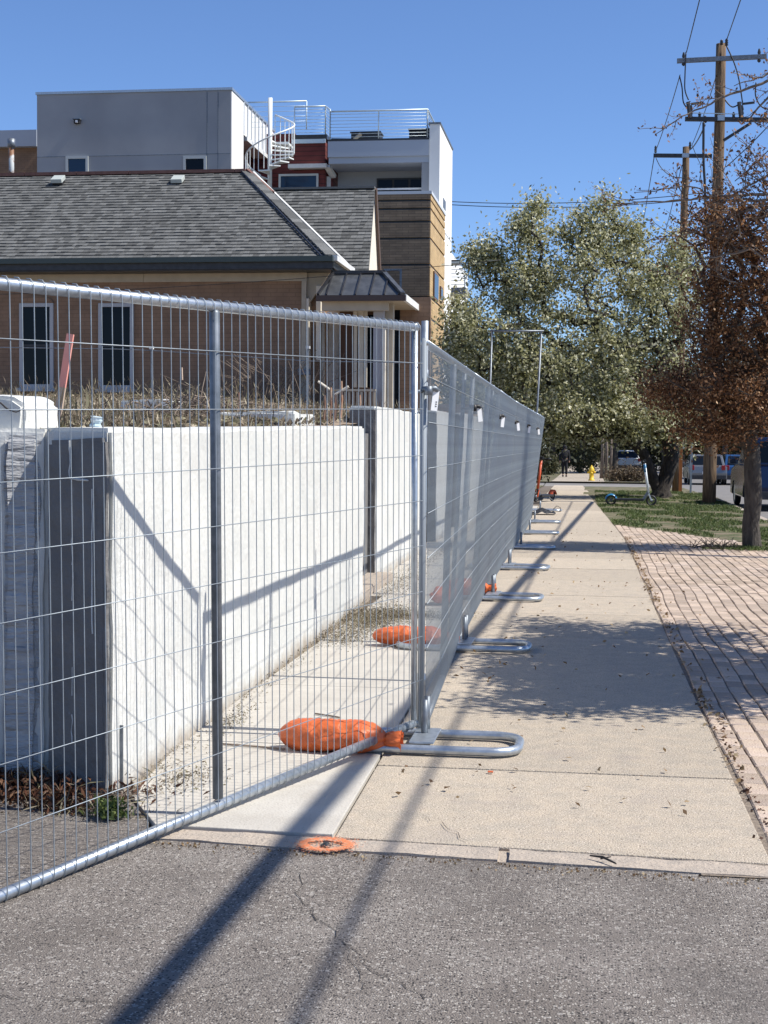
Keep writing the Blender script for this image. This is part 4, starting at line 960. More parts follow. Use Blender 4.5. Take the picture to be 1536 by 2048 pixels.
for (x0, y0, x1, y1, lb, kd) in ((702, 266, 760, 281, 'low dark slatted box on the roof deck, left one, behind the railing', 0), (818, 260, 866, 281, 'dark slatted box on the roof deck, right one, near the white parapet', 1)):
    a = PY(x0, y0, YF+.5); c = PY(x1, y1, YF+.5); t_ = thing('deck_box', lb, 'outdoor unit', (a.x, YF+.5, c.z), 'dark boxes on the roof deck')
    MB().box(a.x, c.x, YF+.5, YF+1.2, zD1, a.z).obj('body', m_black, t_, bevel=.02)
    for k in range(3): MB().box(a.x+.05, c.x-.05, YF+.47, YF+.497, zD1+.08+k*.11, zD1+.13+k*.11).obj('slat', m_darkm, t_)
    MB().box(a.x-.03, c.x+.03, YF+.46, YF+1.24, a.z+.002, a.z+.04).obj('lid', m_darkm, t_)
# lounge chair on the deck
t_ = thing('deck_chair', 'low reclining chair on the roof deck left of the dark boxes', 'chair', (PY(690, 280, YF+.4).x, YF+.4, zD1))
x_ = PY(665, 280, YF+.4).x; b = MB(); b.bar((x_, YF+.4, zD1+.16), (x_+.75, YF+.4, zD1+.14), .5, .04); b.obj('seat', m_darkm, t_)
MB().bar((x_+.75, YF+.4, zD1+.14), (x_+1.0, YF+.4, zD1+.34), .5, .04).obj('backrest', m_beige, t_)
for k in (0.05, .7): MB().bar((x_+k, YF+.4, zD1+.01), (x_+k, YF+.4, zD1+.12), .04, .4, V(0, 1, 0)).obj('leg', m_darkm, t_)
# spiral staircase
cx = PY(540, 280, 49.2).x; cy = 49.2; zb_ = PY(540, 365, cy).z-.3; ztp = PY(540, 196, cy).z
st = MB().tube([(cx, cy, zb_), (cx, cy, ztp)], .075, n=12).obj('spiral_stair', mat('white_steel', (.74, .76, .74), rough=.5), A_, smooth=True)
mws = MATS['white_steel']; R_ = .82; z0s = zb_+.15; zTop = PY(540, 285, cy).z; nst = 13; hp = []; z0s = PY(540, 400, cy).z; zTop = PY(540, 281, cy).z
for k in range(nst):
    a0 = math.radians(-235+k*26); a1 = a0+math.radians(27); z = z0s+(zTop-z0s)*k/(nst-1)
    MB().slab([V(cx+.06*math.cos(a0), cy+.06*math.sin(a0), z), V(cx+R_*math.cos(a0), cy+R_*math.sin(a0), z), V(cx+R_*math.cos(a1), cy+R_*math.sin(a1), z), V(cx+.06*math.cos(a1), cy+.06*math.sin(a1), z)], (0, 0, .04)).obj('tread', mws, st)
    for s in (0, .5):
        aa = a0+(a1-a0)*s; zz = z+s*(zTop-z0s)/(nst-1); MB().tube([(cx+R_*math.cos(aa), cy+R_*math.sin(aa), zz), (cx+R_*math.cos(aa), cy+R_*math.sin(aa), zz+.95)], .013, n=5).obj('baluster', mws, st)
        hp.append((cx+R_*math.cos(aa), cy+R_*math.sin(aa), zz+.95))
MB().tube(hp, .028, n=6).obj('handrail', mws, st, smooth=True)
MB().box(cx-.1, pr0.x+.02, cy+.5, YRd, zTop-.02, zTop+.05).obj('landing', mws, st)

# second apartment house down the street
A2 = thing('apartment_house', 'farther white apartment house with small balconies, half hidden by the olive tree', 'apartment building', (-8, 62, 0))
X2 = -5.6
a = PY(896, 380, 58); MB().box(-14, X2, 58, 66, -.3, 9.0).obj('wall', m_whst, A2)
p = PY(905, 470, 57); MB().box(p.x-3, PY(921, 540, 57.6).x, 57.4, 57.96, PY(900, 523, 57.4).z-.08, PY(900, 523, 57.4).z+.06).obj('roof_overhang', m_darkm, A2)
for yy_ in (545, 655, 720):
    z = PY(900, yy_+30, 56.5).z; MB().box(-9, -4.85, 56.5, 57.99, z-.25, z).obj('balcony_slab', m_greyst, A2)
    o = MB().tube([(-9, 56.52, z+.95), (-4.9, 56.52, z+.95)], .03, n=6).obj('balcony_rail', m_lrail, A2)
    for k in range(6): MB().tube([(-9, 56.52, z+.12+k*.14), (-4.9, 56.52, z+.12+k*.14)], .012, n=5).obj('rail_bar', m_lrail, o)
    MB().tube([(-4.9, 56.52, z), (-4.9, 56.52, z+.95)], .03, n=6).obj('rail_post', m_lrail, o)
    MB().box(-8.5, -5.9, 57.97, 57.995, z+.05, z+2).obj('balcony_door', m_glass, A2)

# ------------------------------------------------------------------ utility poles
def pole(label, px_top, py_top, px_b, Y, r0, r1):
    a = PY(px_top, py_top, Y); c = PY(px_b, 1000, Y); t_ = thing('utility_pole', label, 'utility pole', (c.x, Y, 0))
    b = MB(); n = 12; b.tube([V(c.x, Y, -.1).lerp(V(a.x, Y, a.z), k/n)+V(random.gauss(0, .006), random.gauss(0, .006), 0) for k in range(n+1)], [r0+(r1-r0)*k/n for k in range(n+1)], n=16)
    b.obj('shaft', m_wood, t_, smooth=True); return t_
U1 = pole('taller wooden utility pole with two crossarms, nearer of the pair', 1443, 88, 1418, 39, .175, .125)
U2 = pole('shorter-looking wooden utility pole behind, with one black crossarm', 1372, 294, 1353, 50, .165, .11)
def arm(par, x0, y0, x1, y1, Y, m, w=.09, h=.11): return MB().bar(PY(x0, y0, Y-.22), PY(x1, y1, Y-.22), w, h).obj('crossarm', m, par)
arm(U1, 1354, 122, 1533, 113, 39, m_galvd); arm(U1, 1370, 238, 1560, 240, 39, m_darkm, .12, .10); arm(U2, 1307, 311, 1424, 312, 50, m_darkm, .10, .12)
MB().bar(PY(1447, 281, 38.8), PY(1502, 246, 38.8), .06, .07).obj('arm_brace', m_darkm, U1)
MB().bar(PY(1435, 236, 38.75), PY(1449, 236, 38.75), .10, .14).obj('bracket', m_galv, U1)
MB().bar(PY(1364, 311, 49.7), PY(1378, 311, 49.7), .10, .14).obj('bracket', m_galv, U2)
def ins(par, px, py, Y, h=14, r=.05, m=None):
    a = PY(px, py, Y-.22); k = h*Y/2958; return MB().lathe([(.015, 0), (r, k*.1), (r*.6, k*.3), (r, k*.4), (r*.6, k*.6), (r*.9, k*.7), (.02, k)], 8, a).obj('insulator', m or m_darkm, par, smooth=True)
for px, py, h in ((1367, 132, 26), (1399, 243, 18), (1410, 246, 14), (1467, 243, 18), (1530, 243, 18), (1518, 125, 26), (1443, 90, 10), (1453, 92, 14), (1382, 238, 26), (1484, 238, 26)): ins(U1, px, py, 39, h)
for px, py, h in ((1311, 306, 14), (1380, 298, 14)): ins(U2, px, py, 50, h)
for x in (1382, 1484): MB().bar(PY(x, 208, 38.7), PY(x+25, 205, 38.7), .06, .05).obj('fuse_arm', m_darkm, U1); MB().tube([PY(x-6, 204, 38.7), PY(x-2, 236, 38.7)], .05, n=8).obj('fuse_cutout', m_darkm, U1)
MB().bar(PY(1384, 226, 38.7), PY(1480, 228, 38.7), .02, .02).obj('bus_wire', m_lrail, U1)
def cable(par, pts, Y, r=.018):
    P = [PY(x, y, Y) for x, y in pts]; out = []
    for i in range(len(P)-1):
        p0 = P[max(0, i-1)]; p1 = P[i]; p2 = P[i+1]; p3 = P[min(len(P)-1, i+2)]
        for k in range(6):
            t = k/6; out.append(.5*((2*p1)+(p2-p0)*t+(2*p0-5*p1+4*p2-p3)*t*t+(3*p1-p0-3*p2+p3)*t**3))
    out.append(P[-1]); MB().tube(out, r, n=6).obj('jumper_cable', m_black, par, smooth=True)
cable(U1, [(1372, 104), (1370, 150), (1370, 180), (1377, 200)], 38.7); cable(U1, [(1359, 152), (1364, 175), (1367, 205), (1378, 220)], 38.7)
cable(U1, [(1453, 92), (1468, 125), (1478, 160), (1485, 205)], 38.7); cable(U1, [(1450, 200), (1465, 214), (1483, 205)], 38.7)
cable(U1, [(1512, 165), (1511, 190), (1520, 210), (1536, 218), (1560, 210)], 38.7); cable(U1, [(1407, 245), (1407, 270), (1407, 320), (1410, 380), (1411, 470)], 38.6, .035)
cable(U2, [(1312, 316), (1322, 335), (1342, 352), (1365, 356), (1395, 362)], 49.6, .014); cable(U2, [(1384, 290), (1392, 310), (1402, 335), (1398, 365)], 49.6, .012)
def wire(label, p0, p1, r, sag, group='overhead lines along the street', name='overhead_wire'):
    p0 = Vector(p0); p1 = Vector(p1); n = 24; P = [p0.lerp(p1, k/n)+V(0, 0, -sag*4*(k/n)*(1-k/n)) for k in range(n+1)]
    return tag(MB().tube(P, r, n=6).obj(name, m_black, smooth=True), label, 'cable', group)
def toward(px, py, Y, Yn, dz=0): a = PY(px, py, Y); return a, V(a.x, Yn, a.z+dz)
a, b_ = toward(1373, 104, 38.7, -6); wire('left of the two steep wires rising from the near pole to the top edge', a, b_, .013, .15)
a, b_ = toward(1454, 78, 38.7, -6); wire('right of the two steep wires rising from the near pole top to the top edge', a, b_, .013, .15)
a, b_ = toward(1536, 78, 38.7, -6); wire('wire leaving the right crossarm tip toward the top right corner', a, b_, .013, .15)
wire('wire between the left crossarm tips of the two poles', PY(1360, 150, 38.7), PY(1310, 305, 49.8), .012, .1)
wire('wire from the near pole down to the top of the far pole', PY(1410, 250, 38.7), PY(1379, 300, 49.8), .02, .1)
wire('thin wire from the near pole top past the far pole', PY(1433, 150, 38.8), PY(1384, 290, 49.8), .012, .1)
wire('wire leaving the left tip of the black crossarm down into the olive tree', PY(1308, 316, 49.8), V(PY(1308, 316, 49.8).x, 92, PY(1308, 316, 49.8).z-.9), .014, .5)
wire('wire leaving the far pole shaft down behind the olive tree', PY(1364, 330, 49.8), V(PY(1364, 330, 49.8).x, 92, PY(1364, 330, 49.8).z-.9), .014, .5)
wire('wire slanting from the far right down to the near pole middle', PY(1452, 334, 38.8), PY(1570, 215, 36), .012, .05)
wire('lower wire slanting down left from the right edge into the bare twigs', PY(1470, 362, 38.8), PY(1580, 255, 36), .012, .05)
wire('upper of two thin wires running level behind the olive tree top', PY(880, 402, 75), PY(1420, 384, 75), .02, .3)
wire('lower of two thin wires running level behind the olive tree top', PY(880, 408, 75), PY(1420, 396, 75), .02, .3)
wire('thin service wire crossing in front of the house canopy', PY(-60, 590, 26), PY(1000, 520, 26), .006, .1)
# telephone bundles overhead, outside the frame nearby; they cast the two long shadows
k_ = SUNV.x/SUNV.z; ky = SUNV.y/SUNV.z
def over(xs0, ys0, xs1, ys1, z): return V(xs0+k_*z, ys0+ky*z, z), V(xs1+k_*z, ys1+ky*z, z)
s0 = G(262, 2035); s1 = G(826, 1405)
a, b_ = over(s0.x, s0.y, s1.x, s1.y, 5.15); d_ = (b_-a)/(b_.y-a.y); e1_ = a+d_*(-12-a.y); e2_ = a+d_*(39-a.y)
MB().bar((3.1, 39, 5.10), (e2_.x+.05, 39, 5.10), .08, .08).obj('standoff_arm', m_galvd, U1)
wire('thick telephone cable bundle high along the poles', e1_, e2_, .047, 0)
s0 = G(625, 1990); s1 = G(1072, 1140)
a, b_ = over(s0.x, s0.y, s1.x, s1.y, 5.6); d_ = (b_-a)/(b_.y-a.y); wire('thinner telephone cable beside the thick bundle', a+d_*(-12-a.y), a+d_*(39-a.y), .015, 0)

# ------------------------------------------------------------------ yard objects
def yhit(px, py):
    d = ray(px, py); t = 4.
    while t < 40:
        p = CAM+d*t
        if p.z < yz(p.x, p.y): return p
        t += .03
    return CAM+d*27
t_ = thing('survey_stake', 'leaning wooden stake with pink painted tip in the yard edge', 'stake', tuple(PY(110, 862, 6.9)))
a = PY(111, 862, 6.9); c = PY(140, 690, 6.9); d_ = PY(141, 668, 6.9)
MB().bar(a, a.lerp(d_, .45), .034, .015, V(0, 1, 0)).obj('shaft', mat('raw_wood', (.55, .42, .32), (.48, .36, .27), scale=12, rough=.8), t_)
MB().bar(a.lerp(d_, .452), d_, .034, .015, V(0, 1, 0)).obj('painted_tip', mat('pink_paint', (.78, .30, .24), (.65, .30, .25), scale=14, rough=.7), t_)
t_ = thing('crushed_can', 'small pale blue crushed can standing on top of the white wall', 'can', tuple(PY(190, 856, 6.6)))
a = PY(191, 858, 6.3); a.z = 1.555; MB().lathe([(.0, 0), (.026, .0), (.028, .01), (.021, .02), (.027, .035), (.024, .045), (.030, .05), (.02, .052), (0, .05)], 9, a, Matrix.Rotation(.15, 3, 'Y')).obj('can_body', mat('blue_can', (.35, .48, .55), (.6, .65, .66), scale=30, rough=.4), t_)
for (x0, y0, x1, y1, Yd, dep, h, lb) in ((432, 838, 592, 850, 12.2, .9, .09, 'pale broken concrete slab lying on the yard behind the wall'), (238, 802, 345, 812, 14.5, .5, .05, 'thin pale board lying in the weeds before the second window')):
    a = PY(x0, y0, Yd); c = PY(x1, y1-2, Yd); t_ = thing('broken_slab', lb, 'concrete slab', (a.x, Yd, c.z))
    mb = MB(); zz = max(yz(a.x, Yd), c.z)-.02; mb.box(a.x, c.x, Yd, Yd+dep, PY(x0, y1+14, Yd).z, PY(x0, y0-14 if h > .08 else y0-2, Yd).z); rough_obj('slab', mb, m_white, t_, seg=.1, amp=.03, fr=3)
# weeds
def wedge(n, y0, y1, seed, pw=1.6, xr=-2.34):
    r2 = np.random.RandomState(seed); Y = y0+(y1-y0)*r2.rand(n)**pw; xl = -.44*Y; X = xl+(xr-xl)*r2.rand(n)
    X = np.where(Y > 13.5, np.minimum(X, -2.65), X)
    return np.array([(x, y, yz(x, y)) for x, y in zip(X, Y)])
P = wedge(15000, 6.35, 27.5, 5); P[:, 2] += .02+np.random.RandomState(1).rand(len(P))*.05
tag(quads('yard_litter', P, .05, m_straw, flat=.35, seed=2), kind='stuff')
P = wedge(3200, 6.5, 27.8, 6, 1.2); P[:, 2] += .05+np.random.RandomState(4).rand(len(P))**2*.16
tag(quads('yard_weeds', P, .12, m_straw, asp=.07, stretchz=.75, seed=3), kind='stuff')
r2 = np.random.RandomState(8); P = np.array([(x, y, yz(x, y)+.05+r2.rand()**2*.3) for x, y in zip(r2.uniform(-9.5, -4.2, 800), r2.uniform(20, 27.8, 800))])
tag(quads('tall_weeds', P, .16, m_straw, asp=.08, stretchz=.6, seed=33), kind='stuff')
# brush pile
c0 = yhit(372, 812); t_ = thing('brush_pile', 'tangled heap of dead branches and twigs before the brown wall', 'brush pile', tuple(c0)); b = MB()
rd = random.Random(4); cY = 13.0; c0 = PY(375, 838, cY)
for k in range(150):
    q = c0+V(rd.gauss(0, .20), rd.gauss(0, .25), rd.uniform(0, .14)); dd = V(rd.gauss(0, 1), rd.gauss(0, 1), rd.gauss(.05, .35)).normalized()*rd.uniform(.12, .42)
    b.tube([q, q+dd*.5+V(0, 0, .03), q+dd], [.008, .006, .004], n=4)
for px, py in ((364, 735), (356, 765), (378, 772), (395, 770), (345, 790)): b.tube([c0+V(rd.gauss(0, .05), 0, 0), PY(px, py, cY)], [.012, .005], n=5)
b.obj('twigs', m_barkl, t_)['kind'] = 'stuff'; t2 = PY(363, 735, cY); MB().tube([t2, PY(364, 760, cY)], .010, n=5).obj('snapped_stub', mat('raw_wood', (0, 0, 0)), t_)
# cut stems by the porch
for k, (px, y0_, y1_, lb) in enumerate(((648, 790, 835, 'short reddish cut stem left of the porch rail'), (660, 775, 838, 'reddish cut stem second from the left by the porch'), (669, 785, 836, 'pale cut stem with a slanting tip by the porch'), (681, 762, 830, 'tallest thin pale stem by the porch rail'), (476, 785, 815, 'single pale cut stem before the brown wall'), (718, 790, 815, 'short pale stem behind the dark wall face'))):
    Yk = 14.5 if px != 718 else 17; a = PY(px, y1_+6, Yk); c = PY(px+2, y0_, Yk); t_ = thing('cut_stem', lb, 'plant stem', tuple(a), 'cut stems in the yard')
    MB().tube([a, a.lerp(c, .5)+V(.01, 0, 0), c], [.016, .013, .010], n=6).obj('stem', mat('red_stem', (.36, .17, .10), (.5, .38, .27), scale=8, rough=.8), t_)
    if k in (1, 2): MB().tube([c+V(-.01, 0, -.02), c+V(.13*(1 if k == 2 else -1), 0, .06)], [.012, .014], n=6).obj('side_shoot', m_cream, t_)
r2 = np.random.RandomState(18)
b = MB()
for k in range(70):
    q = V(-5.9+rd.gauss(0, .5), 27.2+rd.gauss(0, .2), 2.0); b.tube([q, q+V(rd.gauss(0, .25), 0, rd.uniform(.3, .8)), q+V(rd.gauss(0, .5), 0, rd.uniform(.7, 1.2))], [.01, .006, .004], n=4)
t_ = thing('bare_shrub', 'leafless fan-shaped shrub against the house corner', 'shrub', (-5.9, 27.2, 2)); b.obj('twigs', m_barkl, t_)['kind'] = 'stuff'

# ------------------------------------------------------------------ litter on the ground
def strew(name, cx, cy, rx, ry, n, size, m, seed, z=.02, up_=0., hz=.03, asp=.5, corr=0):
    r2 = np.random.RandomState(seed); q = r2.normal(size=(n, 2)); X = cx+q[:, 0]*rx; Y = cy+q[:, 1]*ry+q[:, 0]*corr
    P = np.stack([X, Y, z+r2.rand(n)**2*hz], 1); return P
# mulch at the foot of the grey walls
P = np.concatenate([strew('', -2.45, 5.92, .28, .07, 2600, 0, 0, 1, 0, hz=.10), strew('', -2.12, 5.76, .11, .06, 700, 0, 0, 2, 0, hz=.08), strew('', -2.9, 5.85, .35, .10, 1500, 0, 0, 3, 0, hz=.09)])
P = P[(P[:, 1] < 6.02)]
tag(quads('mulch_litter', P, .035, m_mulch, asp=.3, seed=21, flat=.3), kind='stuff')
P = np.concatenate([strew('', -1.95, 5.66, .16, .05, 160, 0, 0, 5, 0, hz=.1), strew('', -2.35, 5.93, .2, .06, 160, 0, 0, 6, .04, hz=.1)])
tag(quads('dry_straw', P, .09, m_straw, asp=.06, seed=22, flat=.4), kind='stuff')
gr_ = strew('', -1.87, 5.60, .035, .03, 320, 0, 0, 7, .02, hz=.06)
tag(quads('weed_clump', gr_, .035, m_turf, asp=.35, seed=23, stretchz=.3), kind='stuff')
L_ = []
for k in range(12): L_.append(strew('', -1.93-.012*k, 6.35+k*.62, .035+.02*(k % 3), .25, 90, 0, 0, 30+k, .02, hz=.02))
L_.append(strew('', -1.76, 6.25, .08, .16, 500, 0, 0, 50, .015, hz=.02)); L_.append(strew('', -1.86, 7.6, .04, .25, 260, 0, 0, 51, .015, hz=.03))
L_.append(strew('', -1.78, 12.2, .15, .5, 7500, 0, 0, 52, .015, hz=.05)); L_.append(strew('', -1.85, 11.0, .12, .25, 1200, 0, 0, 53, .015, hz=.05)); L_.append(strew('', -1.60, 12.55, .28, .13, 3500, 0, 0, 54, .015, hz=.06))
L_.append(strew('', -2.0, 15.2, .15, 1.1, 2000, 0, 0, 55, .015, hz=.05)); L_.append(strew('', -2.05, 19, .12, 2, 1200, 0, 0, 56, .015, hz=.04))
tag(quads('wall_foot_litter', np.concatenate(L_), .019, m_straw, asp=.3, seed=24, flat=.5), kind='stuff')
# scattered leaves on the walk
r2 = np.random.RandomState(77); n = 260; Y = 6+20*r2.rand(n)**1.2; X = -.9+1.9*r2.rand(n)
L_ = [np.stack([X, Y, np.full(n, .026)], 1)]
for y_ in np.arange(6.5, 24, .18):
    k = r2.randint(1, 7); L_.append(np.stack([wr(y_)+.035+r2.normal(0, .025, k), y_+r2.rand(k)*.18, np.full(k, .024)], 1))
for px, py in ((1390, 1395), (1400, 1415), (1290, 1165), (1300, 1180), (1275, 1120), (1310, 1205)): q = G(px, py); L_.append(np.stack([q.x+r2.normal(0, .03, 12), q.y+r2.normal(0, .08, 12), np.full(12, .026)], 1))
tag(quads('fallen_leaves', np.concatenate(L_), .034, m_dleaf, asp=.6, seed=25, flat=.55), kind='stuff')
r2 = np.random.RandomState(78); n = 90; L_ = np.stack([wr(6)+.025+r2.normal(0, .022, n), 5.6+2.6*r2.rand(n), np.full(n, .016)], 1)
tag(quads('joint_gravel', L_, .018, m_mulch, asp=.8, seed=26, flat=.4), kind='stuff')
r2 = np.random.RandomState(79); n = 700; X = -1.6+4.6*r2.rand(n); Y = 5.34-(X+1.64)*.0545-.03-np.abs(r2.normal(0, .05, n)); L_ = np.stack([X, Y, np.full(n, .004)], 1)
tag(quads('edge_grit', L_, .010, m_dleaf, asp=.9, seed=29, flat=.3), kind='stuff')
# turf blades
r2 = np.random.RandomState(12); n = 36000; Y = 22.3+26*r2.rand(n)**1.3; X = .1+3.4*r2.rand(n); ok = (Y > np.interp(X, [.15, .42, 2.3, 2.62, 3.5], [37, 27.9, 23.7, 22.6, 21.6])) & (X > np.interp(Y, [27, 37, 60], [.4, .15, -.2]))
den = np.array([noise.noise(V(x*1.1, y*.7, 3)) for x, y in zip(X, Y)]); ok &= (den > -.12)
P = np.stack([X, Y, .03+np.zeros(n)], 1)[ok]
tag(quads('verge_grass', P, .075, m_turf, asp=.22, stretchz=.5, seed=27), kind='stuff')
q = G(1500, 1100); n = 900; P = np.stack([q.x+r2.normal(0, .28, n), q.y+r2.normal(0, .18, n), .03+np.zeros(n)], 1)
tag(quads('trunk_foot_grass', P, .08, m_turf, asp=.2, stretchz=.4, seed=28), kind='stuff')
b = MB()
for k in range(60): a = V(q.x-.5+random.gauss(0, .22), q.y-.05+random.gauss(0, .1), .02); b.tube([a, a+V(random.gauss(0, .15), random.gauss(0, .1), random.uniform(.03, .16))], [.006, .003], n=4)
t_ = thing('twig_heap', 'dark twiggy weeds left of the russet tree trunk on the bricks', 'weeds', (q.x-.5, q.y, 0)); b.obj('twigs', m_bark, t_)['kind'] = 'stuff'
# cracks
def crack(px, w=.004, z=.003, m=None):
    P = [G(*q) for q in px]; b = MB(); pts = []
    for i in range(len(P)-1):
        for k in range(5): pts.append(P[i].lerp(P[i+1], k/5)+V(random.gauss(0, .008), random.gauss(0, .012), 0))
    pts.append(P[-1])
    for i in range(len(pts)-1):
        a, c = pts[i], pts[i+1]; d = (c-a).normalized(); s = V(-d.y, d.x, 0); w0 = w*random.uniform(.3, 1.6); w1_ = w*random.uniform(.3, 1.6)
        b.poly([a+s*w0+V(0, 0, z), a-s*w0+V(0, 0, z), c-s*w1_+V(0, 0, z), c+s*w1_+V(0, 0, z)])
    tag(b.obj('pavement_crack', m or m_crack), kind='structure')
crack([(598, 1738), (600, 1790), (630, 1830), (660, 1860), (690, 1890), (740, 1935), (790, 1965), (850, 2000)], .0012)
crack([(690, 1890), (720, 1950), (730, 1985)], .0008); crack([(630, 1830), (615, 1850)], .001)
crack([(0, 1990), (150, 2003), (300, 2005), (450, 1965), (560, 1945)], .0011); crack([(140, 2003), (200, 2010), (330, 2020)], .0008)
crack([(848, 1640), (880, 1655), (935, 1690)], .0012, .017); 
# survey nail with sprayed ring
m_spray = mat('orange_spray', (.85, .25, .10), (.62, .36, .22), scale=45, rough=.9, thr=(.42, .68))
q = G(652, 1690, .012); t_ = thing('survey_marker', 'survey nail inside a sprayed orange ring at the edge of the concrete', 'survey marker', (q.x, q.y, .012)); b = MB()
for k in range(4600):
    a = random.uniform(0, 2*math.pi); rr = random.gauss(1.02, .105 if random.random() < .75 else .3); x = q.x+.084*rr*math.cos(a); y = q.y+.074*rr*math.sin(a); h = random.uniform(.0012, .004)
    b.poly([(x-h, y-h, .0165+random.random()*.001), (x+h, y-h*.5, .0168), (x, y+h, .0166)])
b.obj('paint_ring', m_spray, t_)
MB().lathe([(0, .014), (.010, .012), (.014, .006), (.020, .004), (.022, .001)], 12, (q.x, q.y, .010)).obj('nail', m_darkm, t_, smooth=True)
q = G(981, 1543, .02); tag(MB().box(q.x-.012, q.x+.012, q.y-.01, q.y+.01, .016, .022).obj('plastic_chip', m_orange, bevel=.002), 'tiny orange plastic chip alone on the sidewalk', 'chip')
q0 = G(1180, 1711, .02); q1 = G(1232, 1727, .02); t_ = thing('dark_twig', 'short dark forked twig on the sidewalk edge', 'twig', tuple(q0)); b = MB(); b.tube([q0, q0.lerp(q1, .5)+V(0, .01, .006), q1], [.003, .005, .003], n=6); b.tube([q0.lerp(q1, .4), q0.lerp(q1, .6)+V(.02, .02, .008)], [.004, .002], n=5); b.obj('twig', m_crack, t_)
for (xa, ya, xb2, yb2, lb) in ((630, 1427, 680, 1435, 'dead twig lying on the pale slab behind the corner post'), (435, 1487, 570, 1498, 'long thin stick lying on the pale slab, reaching the nearest sandbag')):
    q0 = G(xa, ya, .022); q1 = G(xb2, yb2, .022); t_ = thing('stick', lb, 'stick', tuple(q0)); MB().tube([q0, q0.lerp(q1, .5)+V(0, .006, 0), q1], .005, n=6).obj('stick_body', m_barkl, t_)

# ------------------------------------------------------------------ person
def skin(name, verts, edges, radii, m, par, lvl=1):
    me = bpy.data.meshes.new(name); me.from_pydata(verts, edges, []); o = bpy.data.objects.new(name, me); C.objects.link(o)
    o.modifiers.new('s', 'SKIN')
    for v, r in zip(me.skin_vertices[0].data, radii): v.radius = (r, r) if not isinstance(r, tuple) else r
    me.skin_vertices[0].data[0].use_root = True; sub = o.modifiers.new('u', 'SUBSURF'); sub.levels = lvl; sub.render_levels = lvl
    dg = bpy.context.evaluated_depsgraph_get(); me2 = bpy.data.meshes.new_from_object(o.evaluated_get(dg)); bpy.data.objects.remove(o)
    return link_mesh(name, me2, m, par, smooth=True)
pf = thing('person', 'person in a dark hooded jacket and dark trousers walking on the far sidewalk', 'person', (0, 0, 0))
bv = [(0, 0, .95), (0, 0, 1.15), (0, 0, 1.38), (0, 0, 1.48), (0, -.01, 1.60), (0, -.01, 1.70), (.09, 0, .90), (.10, -.05, .50), (.10, -.02, .09), (.10, -.14, .04), (-.09, 0, .90), (-.10, .08, .50), (-.09, .16, .10), (-.09, .06, .04),
      (.19, 0, 1.40), (.24, .03, 1.12), (.25, -.04, .86), (.25, -.06, .78), (-.19, 0, 1.40), (-.25, -.02, 1.12), (-.27, -.06, .86), (-.27, -.08, .78)]
be = [(0, 1), (1, 2), (2, 3), (3, 4), (4, 5), (0, 6), (6, 7), (7, 8), (8, 9), (0, 10), (10, 11), (11, 12), (12, 13), (2, 14), (14, 15), (15, 16), (16, 17), (2, 18), (18, 19), (19, 20), (20, 21)]
br_ = [.13, .12, .13, .05, .085, .08, .085, .06, .04, .04, .085, .06, .04, .04, .06, .045, .032, .035, .06, .045, .032, .035]
skin('body', bv, be, br_, mat('skin', (.35, .2, .14), rough=.6), pf)
cl_ = mat('dark_cloth', (.012, .012, .016), (.02, .02, .025), scale=20, rough=.9)
skin('jacket', [(0, 0, .92), (0, 0, 1.15), (0, 0, 1.38), (.2, 0, 1.41), (.25, .03, 1.12), (.26, -.04, .88), (-.2, 0, 1.41), (-.26, -.02, 1.12), (-.28, -.06, .88), (0, .02, 1.52)], [(0, 1), (1, 2), (2, 3), (3, 4), (4, 5), (2, 6), (6, 7), (7, 8), (2, 9)], [.19, .17, .18, .09, .065, .05, .09, .065, .05, .08], cl_, pf)
skin('trousers', [(0, 0, .96), (.09, 0, .88), (.10, -.05, .50), (.10, -.02, .1), (-.09, 0, .88), (-.10, .08, .5), (-.09, .16, .12)], [(0, 1), (1, 2), (2, 3), (0, 4), (4, 5), (5, 6)], [.15, .11, .085, .065, .11, .085, .065], cl_, pf)
MB().lathe([(.0, .14), (.07, .12), (.11, .04), (.112, -.04), (.09, -.12), (.07, -.16)], 12, (0, .03, 1.64)).obj('hood', cl_, pf, smooth=True)
for s, y in ((.10, -.10), (-.09, .08)): MB().box(s-.05, s+.05, y-.1, y+.12, 0, .09).obj('shoe', m_black, pf, bevel=.03)
q = PY(1129, 950, 83); pf.location = (q.x, 83, gz(83)+.03); pf.scale = (1, 1, 1)

# ------------------------------------------------------------------ hydrant
q = PY(1183, 950, 72.5); HY = thing('fire_hydrant', 'yellow fire hydrant standing by the far crossing', 'fire hydrant', (q.x, 72.5, gz(72.5)+.04)); my = mat('hydrant_yellow', (.75, .50, .03), (.65, .42, .03), scale=15, rough=.5)
MB().lathe([(.16, 0), (.16, .05), (.11, .06), (.11, .42), (.14, .43), (.14, .48)], 14, HY.location).obj('barrel', my, HY, smooth=True)
MB().lathe([(.14, .482), (.12, .58), (.07, .67), (.03, .69), (.03, .75), (0, .75)], 14, HY.location).obj('bonnet', my, HY, smooth=True)
for dx in (-1, 1): MB().tube([HY.location+V(.08*dx, 0, .40), HY.location+V(.20*dx, 0, .40)], .055, n=10).obj('side_outlet', my, HY, smooth=True)
MB().tube([HY.location+V(0, -.08, .36), HY.location+V(0, -.2, .36)], .075, n=12).obj('pumper_outlet', my, HY, smooth=True)

